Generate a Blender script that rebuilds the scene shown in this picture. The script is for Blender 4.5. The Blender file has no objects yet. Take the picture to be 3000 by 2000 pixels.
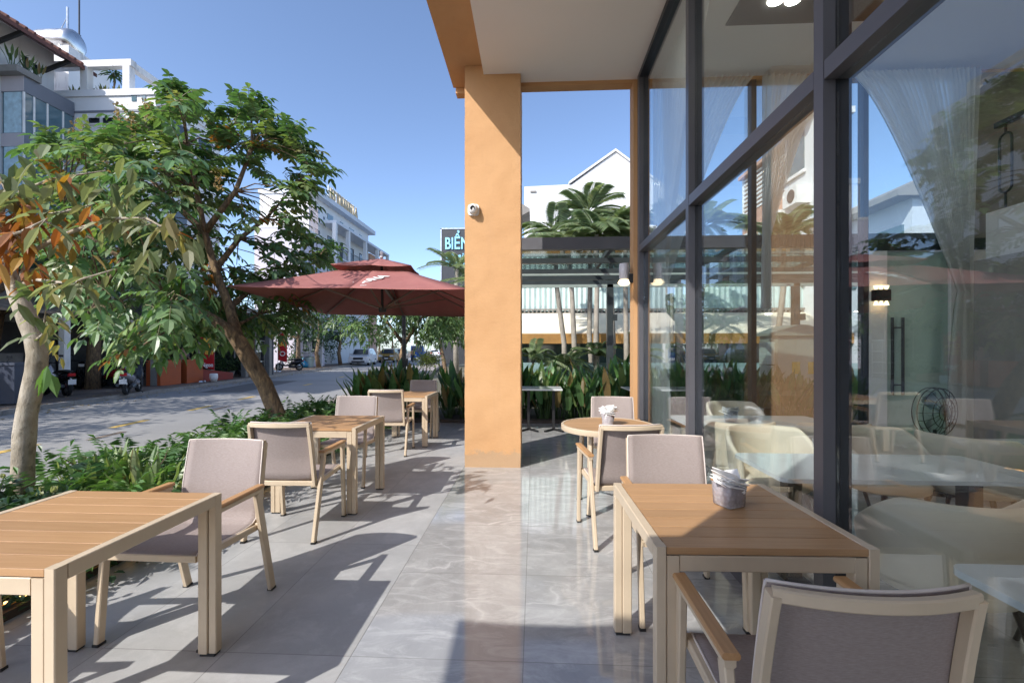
import bpy, bmesh, math, random
from mathutils import Vector, Matrix, Euler
PI = math.pi
rnd = random.Random(7)
SC = bpy.context.scene
COL = SC.collection

# ------------------------------------------------------------------ camera model (used to survey the photograph)
CAMH = 1.42; TH = math.radians(2.8); FPX = 1333.0; HOR = 1023.6
def W(u, v, f):
    """world point seen at pixel u,v (3000x2000) at forward depth f"""
    r = (u-1500)/FPX*f; h = (HOR-v)/FPX*f
    return Vector((r*math.cos(TH)-f*math.sin(TH), r*math.sin(TH)+f*math.cos(TH), CAMH+h))
def FL(u, v, z=0.0):
    return W(u, v, (CAMH-z)*FPX/(v-HOR))
def ratio(u):
    r = (u-1500)/FPX
    return (r*math.cos(TH)-math.sin(TH))/(r*math.sin(TH)+math.cos(TH))
def onX(u, v, X):
    y = X/ratio(u); r = (u-1500)/FPX
    f = y/(r*math.sin(TH)+math.cos(TH))
    return W(u, v, f)
def onY(u, v, Y):
    r = (u-1500)/FPX
    return W(u, v, Y/(r*math.sin(TH)+math.cos(TH)))

cam_d = bpy.data.cameras.new('camera'); cam = bpy.data.objects.new('camera', cam_d); COL.objects.link(cam)
cam.location = (0, 0, CAMH); cam.rotation_euler = (PI/2, 0, TH)
cam_d.sensor_width = 36; cam_d.lens = 36*FPX/3000; cam_d.shift_y = 23.6/3000
cam_d.clip_start = 0.05; cam_d.clip_end = 2000
SC.camera = cam

# ------------------------------------------------------------------ mesh builder
class MB:
    def __init__(s): s.v=[]; s.f=[]; s.m=[]; s.c=[]; s.cur=0; s.col=(1,1,1)
    def addf(s, idx): s.f.append(tuple(idx)); s.m.append(s.cur); s.c.append(s.col)
    def add(s, pts):
        b=len(s.v); s.v.extend([tuple(p) for p in pts]); return b
    def quad(s,*p):
        b=s.add(p); s.addf(range(b,b+len(p)))
    def box(s,cx,cy,cz,sx,sy,sz,rz=0.0):
        x,y,z=sx/2,sy/2,sz/2; c,n=math.cos(rz),math.sin(rz)
        P=[]
        for a,b_,d in ((-1,-1,-1),(1,-1,-1),(1,1,-1),(-1,1,-1),(-1,-1,1),(1,-1,1),(1,1,1),(-1,1,1)):
            px,py=a*x,b_*y; P.append((cx+px*c-py*n, cy+px*n+py*c, cz+d*z))
        b=s.add(P)
        for q in ((0,3,2,1),(4,5,6,7),(0,1,5,4),(1,2,6,5),(2,3,7,6),(3,0,4,7)): s.addf([b+i for i in q])
    def bx(s,x0,x1,y0,y1,z0,z1): s.box((x0+x1)/2,(y0+y1)/2,(z0+z1)/2,abs(x1-x0),abs(y1-y0),abs(z1-z0))
    def bar(s,p0,p1,w,h,up=(0,0,1),ch=0.004):
        """chamfered rectangular bar; w across, h along 'up'"""
        p0,p1=Vector(p0),Vector(p1); d=(p1-p0).normalized(); up=Vector(up)
        if abs(d.dot(up))>0.98: up=Vector((0,1,0))
        a=d.cross(up).normalized(); u=a.cross(d).normalized()
        x,y=w/2,h/2; ch=min(ch,x*.8,y*.8)
        prof=[(-x+ch,-y),(x-ch,-y),(x,-y+ch),(x,y-ch),(x-ch,y),(-x+ch,y),(-x,y-ch),(-x,-y+ch)]
        b=s.add([p0+a*i+u*j for i,j in prof]+[p1+a*i+u*j for i,j in prof]); n=8
        for i in range(n):
            j=(i+1)%n; s.addf((b+i,b+j,b+n+j,b+n+i))
        s.addf([b+i for i in reversed(range(n))]); s.addf([b+n+i for i in range(n)])
    def tube(s,pts,r,n=8,cap=True,up=None):
        pts=[Vector(p) for p in pts]; k=len(pts)
        rs=r if isinstance(r,(list,tuple)) else [r]*k
        rings=[]; prev=None
        for i,p in enumerate(pts):
            t=(pts[min(i+1,k-1)]-pts[max(i-1,0)]).normalized()
            if prev is None:
                a=t.orthogonal().normalized()
            else:
                a=(prev-t*prev.dot(t));
                a=a.normalized() if a.length>1e-6 else t.orthogonal().normalized()
            prev=a; b_=t.cross(a)
            rings.append(s.add([p+(a*math.cos(2*PI*q/n)+b_*math.sin(2*PI*q/n))*rs[i] for q in range(n)]))
        for i in range(k-1):
            A,B=rings[i],rings[i+1]
            for q in range(n):
                w=(q+1)%n; s.addf((A+q,A+w,B+w,B+q))
        if cap:
            s.addf([rings[0]+q for q in reversed(range(n))]); s.addf([rings[-1]+q for q in range(n)])
    def prism(s,pts,vec):
        """polygon pts (3D) extruded by vec"""
        pts=[Vector(p) for p in pts]; vec=Vector(vec); n=len(pts)
        b=s.add(pts+[p+vec for p in pts])
        s.addf([b+i for i in reversed(range(n))]); s.addf([b+n+i for i in range(n)])
        for i in range(n):
            j=(i+1)%n; s.addf((b+i,b+j,b+n+j,b+n+i))
    def lathe(s,prof,n=20,c=(0,0,0),a0=0,a1=2*PI,sy=1.0):
        full=abs(a1-a0-2*PI)<1e-6; cnt=n if full else n+1
        rings=[]
        for r,z in prof:
            rings.append(s.add([(c[0]+r*math.cos(a0+(a1-a0)*q/n),c[1]+sy*r*math.sin(a0+(a1-a0)*q/n),c[2]+z) for q in range(cnt)]))
        for i in range(len(prof)-1):
            A,B=rings[i],rings[i+1]
            for q in range(n):
                w=(q+1)%cnt if full else q+1
                s.addf((A+q,A+w,B+w,B+q))
    def grid(s,fn,nu,nv):
        b=s.add([fn(i/nu,j/nv) for j in range(nv+1) for i in range(nu+1)])
        for j in range(nv):
            for i in range(nu):
                a=b+j*(nu+1)+i; s.addf((a,a+1,a+nu+2,a+nu+1))
    def leaf(s,base,d,nrm,L,w,droop=0.3,fold=0.25,simple=False):
        """a leaf blade with midrib fold and droop"""
        base=Vector(base); d=Vector(d).normalized(); nrm=Vector(nrm)
        sd=d.cross(nrm)
        if sd.length<1e-4: sd=d.orthogonal()
        sd.normalize(); nn=sd.cross(d).normalized()
        if simple:
            m=base+d*L*.45; t=base+d*L-Vector((0,0,droop*L))
            b=s.add([base,m+sd*w*.5+nn*fold*w*.5,t,m-sd*w*.5+nn*fold*w*.5]); s.addf((b,b+1,b+2)); s.addf((b,b+2,b+3)); return
        P=[]
        for t,ww in ((0,0.04),(.3,.85),(.65,.9),(1,0.02)):
            c=base+d*L*t-Vector((0,0,droop*L*t*t))
            P+= [c-sd*w*.5*ww+nn*fold*w*.5*ww, c, c+sd*w*.5*ww+nn*fold*w*.5*ww]
        b=s.add(P)
        for i in range(3):
            a=b+i*3; s.addf((a,a+1,a+4,a+3)); s.addf((a+1,a+2,a+5,a+4))
    def build(s,name,mats,parent=None,smooth=False,loc=None):
        me=bpy.data.meshes.new(name); me.from_pydata(s.v,[],s.f)
        if not isinstance(mats,(list,tuple)): mats=[mats]
        for m in mats: me.materials.append(m)
        me.polygons.foreach_set('material_index',s.m)
        if any(c!=(1,1,1) for c in s.c):
            at=me.color_attributes.new('tint','FLOAT_COLOR','CORNER'); buf=[]
            for fc,c in zip(s.f,s.c): buf.extend([c[0],c[1],c[2],1.0]*len(fc))
            at.data.foreach_set('color',buf)
        if smooth: me.polygons.foreach_set('use_smooth',[True]*len(me.polygons))
        me.update()
        o=bpy.data.objects.new(name,me); COL.objects.link(o)
        if parent is not None: o.parent=parent
        if loc is not None: o.location=loc
        return o
def recalc(o):
    bm=bmesh.new(); bm.from_mesh(o.data); bmesh.ops.recalc_face_normals(bm,faces=bm.faces); bm.to_mesh(o.data); bm.free(); return o
def autosmooth(o,ang=40):
    bm=bmesh.new(); bm.from_mesh(o.data); bmesh.ops.remove_doubles(bm,verts=bm.verts,dist=1e-5)
    for f in bm.faces: f.smooth=True
    for e in bm.edges:
        if len(e.link_faces)==2 and e.calc_face_angle(0)>math.radians(ang): e.smooth=False
    bm.to_mesh(o.data); bm.free(); return o
def thing(name,label,cat,loc=(0,0,0),rz=0.0,group=None):
    o=bpy.data.objects.new(name,None); COL.objects.link(o); o.location=loc; o.rotation_euler=(0,0,rz)
    o.empty_display_size=.2; return tag(o,label,cat,group)
def tag(o,label=None,cat=None,group=None,kind=None):
    if label: o['label']=label
    if cat: o['category']=cat
    if group: o['group']=group
    if kind: o['kind']=kind
    return o
def copy_tree(o,parent=None):
    c=o.copy(); COL.objects.link(c)
    if parent is not None: c.parent=parent
    for ch in list(o.children): copy_tree(ch,c)
    return c
def place(src,loc,rz,label,group=None):
    c=copy_tree(src); c.location=loc; c.rotation_euler=(0,0,rz); c['label']=label
    if group: c['group']=group
    return c
def text_mesh(name,body,size,mat,parent,M,depth=0.01,bold=0.0,sx=1.0,align='LEFT'):
    cu=bpy.data.curves.new(name,'FONT'); cu.body=body; cu.size=size; cu.extrude=depth; cu.offset=bold; cu.align_x=align; cu.resolution_u=3
    t=bpy.data.objects.new(name,cu); COL.objects.link(t)
    dg=bpy.context.evaluated_depsgraph_get(); me=bpy.data.meshes.new_from_object(t.evaluated_get(dg))
    bpy.data.objects.remove(t)
    me.transform(Matrix.Diagonal((sx,1,1,1))); me.transform(M)
    me.materials.clear(); me.materials.append(mat)
    o=bpy.data.objects.new(name,me); COL.objects.link(o); o.parent=parent; return o

# ------------------------------------------------------------------ materials
def lin(h):
    h=h.lstrip('#'); r=[int(h[i:i+2],16)/255 for i in (0,2,4)]
    return tuple(c/12.92 if c<=.04045 else ((c+.055)/1.055)**2.4 for c in r)
class NT:
    def __init__(s,name):
        s.mat=bpy.data.materials.new(name); s.mat.use_nodes=True; s.t=s.mat.node_tree; s.n=s.t.nodes; s.l=s.t.links
        s.p=s.n['Principled BSDF']; s.out=s.n['Material Output']
    def node(s,t,**k):
        n=s.n.new(t)
        for a,b in k.items(): setattr(n,a,b)
        return n
    def link(s,a,b): s.l.new(a,b)
    def pos(s,scale=(1,1,1),obj=True,rot=(0,0,0)):
        tc=s.node('ShaderNodeTexCoord'); mp=s.node('ShaderNodeMapping'); mp.inputs['Scale'].default_value=scale; mp.inputs['Rotation'].default_value=rot
        if obj: s.link(tc.outputs['Object'],mp.inputs[0])
        else:
            g=s.node('ShaderNodeNewGeometry'); s.link(g.outputs['Position'],mp.inputs[0])
        return mp.outputs[0]
    def noise(s,vec,scale,detail=4,rough=.55,dist=0):
        n=s.node('ShaderNodeTexNoise'); n.inputs['Scale'].default_value=scale; n.inputs['Detail'].default_value=detail
        n.inputs['Roughness'].default_value=rough; n.inputs['Distortion'].default_value=dist
        if vec is not None: s.link(vec,n.inputs['Vector'])
        return n.outputs['Fac']
    def ramp(s,fac,stops):
        r=s.node('ShaderNodeValToRGB'); e=r.color_ramp.elements
        while len(e)<len(stops): e.new(.5)
        for el,(p,c) in zip(e,stops): el.position=p; el.color=(c[0],c[1],c[2],1) if isinstance(c,(tuple,list)) else (c,c,c,1)
        s.link(fac,r.inputs[0]); return r.outputs[0]
    def mix(s,fac,a,b,mode='MIX'):
        m=s.node('ShaderNodeMix',data_type='RGBA',blend_type=mode)
        for i,x in ((0,fac),(6,a),(7,b)):
            if isinstance(x,bpy.types.NodeSocket): s.link(x,m.inputs[i])
            elif isinstance(x,(int,float)): m.inputs[i].default_value=x if i==0 else (x,x,x,1)
            else: m.inputs[i].default_value=(*x[:3],1)
        return m.outputs[2]
    def bump(s,h,strength=.2,dist=.01):
        b=s.node('ShaderNodeBump'); b.inputs['Strength'].default_value=strength; b.inputs['Distance'].default_value=dist
        s.link(h,b.inputs['Height']); s.link(b.outputs[0],s.p.inputs['Normal'])
    def set(s,**k):
        for a,b in k.items():
            i=s.p.inputs[a.replace('_',' ')]
            if isinstance(b,bpy.types.NodeSocket): s.link(b,i)
            else: i.default_value=(*b,1) if isinstance(b,tuple) and len(b)==3 else b
        return s
def simple(name,col,rough=.6,metal=0.0,var=.12,scale=3.0,bump=0.0,bscale=60,spec=.5,obj=False):
    """paint / plaster / plastic with weathering variation in its own colour"""
    t=NT(name); v=t.pos(obj=obj); n=t.noise(v,scale,5,.6)
    a=tuple(c*(1-var) for c in col); b=tuple(min(1,c*(1+var)) for c in col)
    t.set(Base_Color=t.ramp(n,[(.3,a),(.7,b)]),Metallic=metal)
    r=t.ramp(n,[(.3,max(.02,rough-.06)),(.7,min(1,rough+.06))]); t.link(r,t.p.inputs['Roughness'])
    t.p.inputs['Specular IOR Level'].default_value=spec
    if bump: t.bump(t.noise(v,bscale,4),bump,.01)
    return t.mat
M={}
M['frame']=simple('beige_powder_coat',(.56,.455,.325),.42,var=.05,scale=8,bump=.03,bscale=400)
M['foot']=simple('black_plastic',(.02,.02,.02),.5)
M['alu']=simple('grey_window_aluminium',(.098,.097,.108),.35,var=.06,scale=2)
M['alu_dark']=simple('dark_window_gasket',(.02,.024,.034),.4)
M['dark_metal']=simple('charcoal_steel',(.045,.047,.052),.42,var=.1)
t=NT('white_wall_paint'); v=t.pos(obj=False); n=t.noise(v,.7,5); c=t.ramp(n,[(.3,(.70,.705,.71)),(.7,(.77,.775,.78))])
st=t.noise(t.pos(obj=False,scale=(1.6,1.6,.16)),1.3,7,.7); c=t.mix(t.ramp(st,[(.56,0.),(.78,.4)]),c,(.40,.40,.39)); t.set(Base_Color=c,Roughness=.8); t.bump(t.noise(v,20,4),.1,.01); M['white']=t.mat
M['ceil']=simple('ceiling_paint',(.90,.86,.82),.85,var=.025,scale=.5)
M['chrome']=simple('brushed_steel',(.6,.6,.6),.3,metal=1.0)
M['black']=simple('black_satin',(.012,.012,.013),.45)
M['rubber']=simple('tyre_rubber',(.02,.02,.02),.85)
M['concrete']=simple('grey_plaster',(.25,.235,.215),.8,var=.18,scale=2.5,bump=.1)
M['kerb']=simple('kerb_stone',(.30,.275,.25),.85,var=.22,scale=4,bump=.2)
M['soil']=simple('planting_soil',(.05,.035,.024),.95,var=.4,scale=20,bump=.8,bscale=40)
M['red']=simple('red_flag_cloth',(.5,.008,.012),.75,var=.1,scale=4)
M['yellow']=simple('yellow_print',(.85,.5,.05),.6)
M['whitep']=simple('white_print',(.85,.83,.8),.6)
M['orange_board']=simple('orange_painted_board',(.42,.085,.02),.6,var=.12,scale=2)
M['shelldark']=simple('dark_interior',(.03,.03,.032),.7)
M['beige_shell']=simple('cream_chair_shell',(.62,.55,.44),.55,var=.05,scale=6)
M['napkin']=simple('white_paper',(.86,.85,.83),.8,var=.03,scale=10)
M['skin']=simple('skin',(.42,.24,.16),.5)
M['hair']=simple('black_hair',(.012,.01,.009),.5)
M['shirt']=simple('grey_shirt',(.22,.17,.16),.8)
M['roof_tile']=simple('old_roof_tiles',(.13,.055,.045),.85,var=.4,scale=9,bump=.5,bscale=14)
M['grey_panel']=simple('grey_cladding_panel',(.175,.19,.225),.5,var=.05)
M['mauve_panel']=simple('mauve_cladding_panel',(.50,.45,.46),.6,var=.05)
M['teal_glass']=simple('teal_window_glass',(.10,.17,.2),.08,var=.3,scale=.8,spec=.9)
M['win_dark']=simple('dark_window_glass',(.025,.035,.045),.08,var=.3,scale=.6,spec=.8)
M['lilac']=simple('lilac_wall_shade',(.56,.53,.60),.8,var=.06,scale=.4)  # shaded tone of the wall put into its colour
M['pale_blue']=simple('pale_blue_paint_or_shade',(.62,.66,.72),.8,var=.06,scale=.4)
M['peach']=simple('peach_wall_paint',(.68,.40,.29),.8,var=.08,scale=.6)
M['cream']=simple('cream_awning',(.78,.70,.55),.75,var=.08,scale=1.2)
M['amber']=simple('amber_awning_edge',(.36,.19,.05),.65,var=.2,scale=3)
M['cabinet']=simple('beige_enamel',(.56,.52,.47),.5,var=.05)
M['marble_top']=simple('white_marble_top',(.72,.74,.74),.12,var=.06,scale=3)
M['corr']=simple('pale_teal_sheet',(.52,.66,.64),.5,var=.08)
M['glasscup']=None

# orange rendered masonry
t=NT('orange_render'); v=t.pos(obj=False)
n=t.noise(v,1.6,6,.6); c=t.ramp(n,[(.25,(.52,.285,.125)),(.55,(.57,.325,.15)),(.8,(.60,.355,.18))])
n2=t.noise(v,45,6,.7); c=t.mix(t.ramp(n2,[(.58,0.),(.72,.25)]),c,(.47,.25,.11)); st=t.noise(t.pos(obj=False,scale=(2.5,2.5,.3)),1.6,6,.65); c=t.mix(t.ramp(st,[(.55,0.),(.8,.35)]),c,(.43,.25,.13)); g_=t.node('ShaderNodeNewGeometry'); sx_=t.node('ShaderNodeSeparateXYZ'); t.link(g_.outputs['Position'],sx_.inputs[0])
am=t.node('ShaderNodeMath',operation='MULTIPLY_ADD'); am.inputs[1].default_value=-.32; t.link(t.noise(v,14,6,.7),am.inputs[0]); t.link(sx_.outputs['Z'],am.inputs[2])
spl=t.ramp(am.outputs[0],[(0.,.55),(.05,0.)]); spl.node.color_ramp.elements[0].position=0.0
c=t.mix(spl,c,(.36,.27,.18))
t.set(Base_Color=c,Roughness=.8)
t.bump(t.noise(t.pos(obj=False,scale=(1,1,1.6)),24,9,.7),.28,.012); M['orange']=t.mat

# warm composite wood (slatted tops and arm rests)
def wood(name,a,b,axis='X',rough=.45,tinted=False):
    t=NT(name); sc={'X':(1.2,30,30),'Y':(30,1.2,30)}[axis]
    v=t.pos(scale=sc); n=t.noise(v,3.0,6,.65,.6); n2=t.noise(t.pos(scale=(.8,.8,.8)),5,3)
    c=t.ramp(n,[(.3,a),(.7,b)]); c=t.mix(t.ramp(n2,[(.35,0.),(.7,.22)]),c,tuple(x*.8 for x in a))
    if tinted:
        at=t.node('ShaderNodeAttribute'); at.attribute_name='tint'; c=t.mix(1.0,c,at.outputs['Color'],'MULTIPLY')
    t.set(Base_Color=c,Roughness=rough); t.bump(n,.08,.003); return t.mat
M['wood']=wood('teak_composite',(.40,.225,.105),(.49,.295,.15),tinted=True)
M['wood_arm']=wood('teak_arm',(.40,.215,.09),(.50,.285,.13),'Y')

# textilene mesh fabric
t=NT('taupe_mesh_fabric'); v=t.pos(scale=(1,1,1)); 
wv=t.node('ShaderNodeTexWave',wave_type='BANDS',bands_direction='X'); wv.inputs['Scale'].default_value=160; t.link(v,wv.inputs[0])
n=t.noise(t.pos(scale=(60,400,400)),1.0,3); n2=t.noise(t.pos(scale=(400,40,40)),1.0,3)
c=t.ramp(n,[(.3,(.31,.255,.235)),(.7,(.43,.365,.34))]); c=t.mix(t.ramp(n2,[(.3,0.),(.8,.35)]),c,(.31,.26,.245))
t.set(Base_Color=c,Roughness=.75); t.bump(wv.outputs['Fac'],.15,.002)
tr=t.node('ShaderNodeBsdfTranslucent'); tr.inputs[0].default_value=(.30,.22,.2,1)
tp=t.node('ShaderNodeBsdfTransparent'); mx=t.node('ShaderNodeMixShader'); mx.inputs[0].default_value=.16
t.link(t.p.outputs[0],mx.inputs[1]); t.link(tr.outputs[0],mx.inputs[2])
mx2=t.node('ShaderNodeMixShader'); mx2.inputs[0].default_value=.05; t.link(mx.outputs[0],mx2.inputs[1]); t.link(tp.outputs[0],mx2.inputs[2])
t.link(mx2.outputs[0],t.out.inputs[0]); M['mesh']=t.mat

# window glass: thin architectural pane, mirror by fresnel
def glass(name,tint,r0,rough=0.0):
    t=NT(name); lw=t.node('ShaderNodeLayerWeight'); lw.inputs[0].default_value=.5
    pw=t.node('ShaderNodeMath',operation='POWER'); pw.inputs[1].default_value=5.0; t.link(lw.outputs['Facing'],pw.inputs[0])
    ma=t.node('ShaderNodeMath',operation='MULTIPLY_ADD'); ma.inputs[1].default_value=1-r0; ma.inputs[2].default_value=r0; t.link(pw.outputs[0],ma.inputs[0])
    tp=t.node('ShaderNodeBsdfTransparent'); tp.inputs[0].default_value=(*tint,1)
    gl=t.node('ShaderNodeBsdfGlossy'); gl.inputs['Roughness'].default_value=rough; gl.inputs[0].default_value=(.95,.97,1,1)
    mx=t.node('ShaderNodeMixShader'); t.link(ma.outputs[0],mx.inputs[0]); t.link(tp.outputs[0],mx.inputs[1]); t.link(gl.outputs[0],mx.inputs[2])
    t.n.remove(t.p); t.link(mx.outputs[0],t.out.inputs[0]); return t.mat
M['glass']=glass('window_glass',(.935,.965,.96),.085)
M['glass_roof']=glass('canopy_glass',(.55,.62,.60),.05,.05)
M['cup']=glass('tumbler_glass',(.88,.89,.93),.12,.03)
t=NT('cut_glass'); vo=t.node('ShaderNodeTexVoronoi'); vo.inputs['Scale'].default_value=60; t.link(t.pos(),vo.inputs['Vector'])
t.set(Base_Color=t.ramp(vo.outputs['Distance'],[(0.,(1,.97,.98)),(.6,(.80,.74,.77))]),Roughness=.12); t.p.inputs['Transmission Weight'].default_value=.62; t.p.inputs['IOR'].default_value=1.3
t.bump(vo.outputs['Distance'],.5,.006); M['cutglass']=t.mat

# sheer curtain
t=NT('sheer_curtain'); t.set(Base_Color=(.82,.84,.84),Roughness=.9)
tr=t.node('ShaderNodeBsdfTranslucent'); tr.inputs[0].default_value=(.8,.82,.82,1); tp=t.node('ShaderNodeBsdfTransparent')
m1=t.node('ShaderNodeMixShader'); m1.inputs[0].default_value=.5; t.link(t.p.outputs[0],m1.inputs[1]); t.link(tr.outputs[0],m1.inputs[2])
m2=t.node('ShaderNodeMixShader'); m2.inputs[0].default_value=.27; t.link(m1.outputs[0],m2.inputs[1]); t.link(tp.outputs[0],m2.inputs[2]); t.link(m2.outputs[0],t.out.inputs[0]); M['sheer']=t.mat

# leaves: own tint per leaf (attribute), waxy top, light through the blade
def leafmat(name,trans=.35,rough=.38,spec=.5,tcol=(1.15,1.25,.5)):
    t=NT(name); at=t.node('ShaderNodeAttribute'); at.attribute_name='tint'
    n=t.noise(t.pos(),14,3); c=t.mix(t.ramp(n,[(.35,0.),(.75,.3)]),at.outputs['Color'],t.mix(1.0,at.outputs['Color'],(1.35,1.3,1.1),'MULTIPLY'))
    t.set(Base_Color=c,Roughness=rough); t.p.inputs['Specular IOR Level'].default_value=spec
    tr=t.node('ShaderNodeBsdfTranslucent'); t.link(t.mix(1.0,c,tcol,'MULTIPLY'),tr.inputs[0])
    mx=t.node('ShaderNodeMixShader'); mx.inputs[0].default_value=trans; t.link(t.p.outputs[0],mx.inputs[1]); t.link(tr.outputs[0],mx.inputs[2]); t.link(mx.outputs[0],t.out.inputs[0]); return t.mat
M['leaf']=leafmat('leaf')
M['leaf_matt']=leafmat('dry_leaf',.4,.6,.3,(1.2,1.1,.6))

# bark
t=NT('pale_bark'); v=t.pos(scale=(1,1,.6)); n=t.noise(v,9,7,.65); c=t.ramp(n,[(.3,(.20,.165,.115)),(.5,(.35,.30,.225)),(.68,(.45,.40,.32))])
n2=t.noise(v,30,4); c=t.mix(t.ramp(n2,[(.6,0.),(.66,.55)]),c,(.12,.10,.07)); t.set(Base_Color=c,Roughness=.85); t.bump(t.noise(v,25,6,.7),.6,.02); M['bark_pale']=t.mat
t=NT('rough_bark'); v=t.pos(scale=(1,1,.35)); n=t.noise(v,16,8,.7,.4); c=t.ramp(n,[(.3,(.05,.035,.024)),(.5,(.19,.13,.08)),(.7,(.42,.28,.14))])
t.set(Base_Color=c,Roughness=.9); t.bump(n,1.0,.05); M['bark']=t.mat

# ground surfaces
t=NT('asphalt'); v=t.pos(obj=False); n=t.noise(v,.35,6,.6); n2=t.noise(v,90,3)
c=t.ramp(n,[(.3,(.25,.245,.24)),(.7,(.32,.315,.305))]); c=t.mix(t.ramp(n2,[(.35,.35),(.65,0.)]),c,(.17,.165,.16))
n3=t.noise(t.pos(obj=False,scale=(.25,2.2,1),rot=(0,0,0)),.8,5); c=t.mix(t.ramp(n3,[(.5,0.),(.75,.3)]),c,(.38,.365,.345))
t.set(Base_Color=c,Roughness=.88); t.bump(n2,.4,.01); M['asphalt']=t.mat
t=NT('paving_far'); v=t.pos(obj=False); n=t.noise(v,.9,7,.65); c=t.ramp(n,[(.3,(.10,.075,.06)),(.55,(.19,.145,.115)),(.75,(.30,.25,.20))])
bk=t.node('ShaderNodeTexBrick'); bk.inputs['Scale'].default_value=1; bk.inputs['Brick Width'].default_value=.4; bk.inputs['Row Height'].default_value=.4; bk.inputs['Mortar Size'].default_value=.012; bk.offset=0; t.link(v,bk.inputs['Vector'])
c=t.mix(t.ramp(bk.outputs['Fac'],[(0,0.),(1,.5)]),c,(.05,.04,.03)); t.set(Base_Color=c,Roughness=.9); t.bump(n,.3,.03); M['paving']=t.mat
t=NT('near_paving'); v=t.pos(obj=False); n=t.noise(v,1.2,7,.65); c=t.ramp(n,[(.3,(.24,.21,.19)),(.7,(.36,.32,.29))]); t.set(Base_Color=c,Roughness=.9); t.bump(t.noise(v,40,4),.3,.01); M['paving_near']=t.mat
t=NT('bare_ground'); v=t.pos(obj=False); n=t.noise(v,.3,7,.65); t.set(Base_Color=t.ramp(n,[(.3,(.08,.085,.05)),(.7,(.16,.14,.1))]),Roughness=.95); M['ground']=t.mat

def tile(name,polished):
    t=NT(name); v=t.pos(obj=False)
    bk=t.node('ShaderNodeTexBrick'); bk.inputs['Scale'].default_value=1; bk.inputs['Brick Width'].default_value=.60 if not polished else .80
    bk.inputs['Row Height'].default_value=1.2 if not polished else .8; bk.inputs['Mortar Size'].default_value=.0024; bk.inputs['Mortar Smooth'].default_value=.1; bk.offset=0
    bk.inputs['Color1'].default_value=(.2,.2,.2,1); bk.inputs['Color2'].default_value=(.8,.8,.8,1); bk.inputs['Bias'].default_value=0
    mp=t.node('ShaderNodeMapping'); mp.inputs['Location'].default_value=(.85+.0,.33,0); t.link(v,mp.inputs[0]); t.link(mp.outputs[0],bk.inputs['Vector'])
    # every tile gets its own piece of the stone: shift the lookup by a value per tile
    sh=t.node('ShaderNodeVectorMath',operation='ADD'); sc=t.node('ShaderNodeVectorMath',operation='SCALE'); sc.inputs['Scale'].default_value=9.0
    t.link(bk.outputs['Color'],sc.inputs[0]); t.link(v,sh.inputs[0]); t.link(sc.outputs[0],sh.inputs[1]); pv=sh.outputs[0]
    if polished:
        n=t.noise(pv,1.3,9,.68,1.4); c=t.ramp(n,[(.25,(.27,.27,.265)),(.5,(.34,.34,.333)),(.75,(.43,.43,.42))])
        wn=t.node('ShaderNodeTexNoise'); wn.inputs['Scale'].default_value=2.2; wn.inputs['Detail'].default_value=6; t.link(pv,wn.inputs['Vector'])
        wa=t.node('ShaderNodeVectorMath',operation='ADD'); ws=t.node('ShaderNodeVectorMath',operation='SCALE'); ws.inputs['Scale'].default_value=.42
        t.link(wn.outputs['Color'],ws.inputs[0]); t.link(ws.outputs[0],wa.inputs[0]); t.link(pv,wa.inputs[1])
        vo=t.node('ShaderNodeTexVoronoi',feature='DISTANCE_TO_EDGE'); vo.inputs['Scale'].default_value=1.0
        vm=t.node('ShaderNodeMapping'); vm.inputs['Rotation'].default_value=(0,0,.6); vm.inputs['Scale'].default_value=(.8,2.4,1); t.link(wa.outputs[0],vm.inputs[0]); t.link(vm.outputs[0],vo.inputs['Vector'])
        vein=t.ramp(vo.outputs['Distance'],[(0.,.75),(.010,.25),(.03,0.)])
        fade=t.ramp(t.noise(pv,2.5,4),[(.45,0.),(.65,1.)])
        mm=t.node('ShaderNodeMath',operation='MULTIPLY'); t.link(vein,mm.inputs[0]); t.link(fade,mm.inputs[1])
        c=t.mix(mm.outputs[0],c,(.62,.61,.60))
        mott=t.ramp(t.noise(t.pos(obj=False,scale=(1,2.6,1),rot=(0,0,.5)),3.2,9,.75,1.0),[(.47,0.),(.66,.62)]); c=t.mix(mott,c,(.52,.52,.51))
    else:
        n=t.noise(pv,1.6,8,.62,.3); c=t.ramp(n,[(.25,(.315,.317,.315)),(.5,(.385,.386,.382)),(.78,(.45,.45,.445))])
        st=t.noise(t.pos(obj=False,scale=(.6,9,1)),1.2,5); c=t.mix(t.ramp(st,[(.5,0.),(.8,.25)]),c,(.31,.308,.30))
        sp=t.noise(v,140,2); c=t.mix(t.ramp(sp,[(.56,0.),(.7,.22)]),c,(.25,.25,.245)); ds=t.noise(pv,4.5,8,.72,.5); c=t.mix(t.ramp(ds,[(.50,0.),(.66,.55)]),c,(.50,.50,.49)); d2=t.noise(v,2.2,8,.7,.6); c=t.mix(t.ramp(d2,[(.48,0.),(.68,.4)]),c,(.27,.268,.26)); n5=t.noise(v,.8,5); c=t.mix(t.ramp(n5,[(.55,0.),(.75,.22)]),c,(.28,.275,.265))
    c=t.mix(t.ramp(bk.outputs['Fac'],[(0,0.),(1,.5 if polished else .62)]),c,(.15,.145,.14))
    t.set(Base_Color=c)
    rr=t.ramp(t.noise(v,3.0,5),[(.3,.05 if polished else .38),(.75,.10 if polished else .55)]); t.link(rr,t.p.inputs['Roughness'])
    t.p.inputs['Specular IOR Level'].default_value=.85 if polished else .42
    bb=t.ramp(bk.outputs['Fac'],[(0,1.),(1,0.)]); t.bump(bb,.25,.003); return t.mat
M['tile_matt']=tile('matt_floor_tile',False); M['tile_gloss']=tile('polished_floor_tile',True)
t=NT('corrugated'); M['corr']=M['corr']

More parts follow.
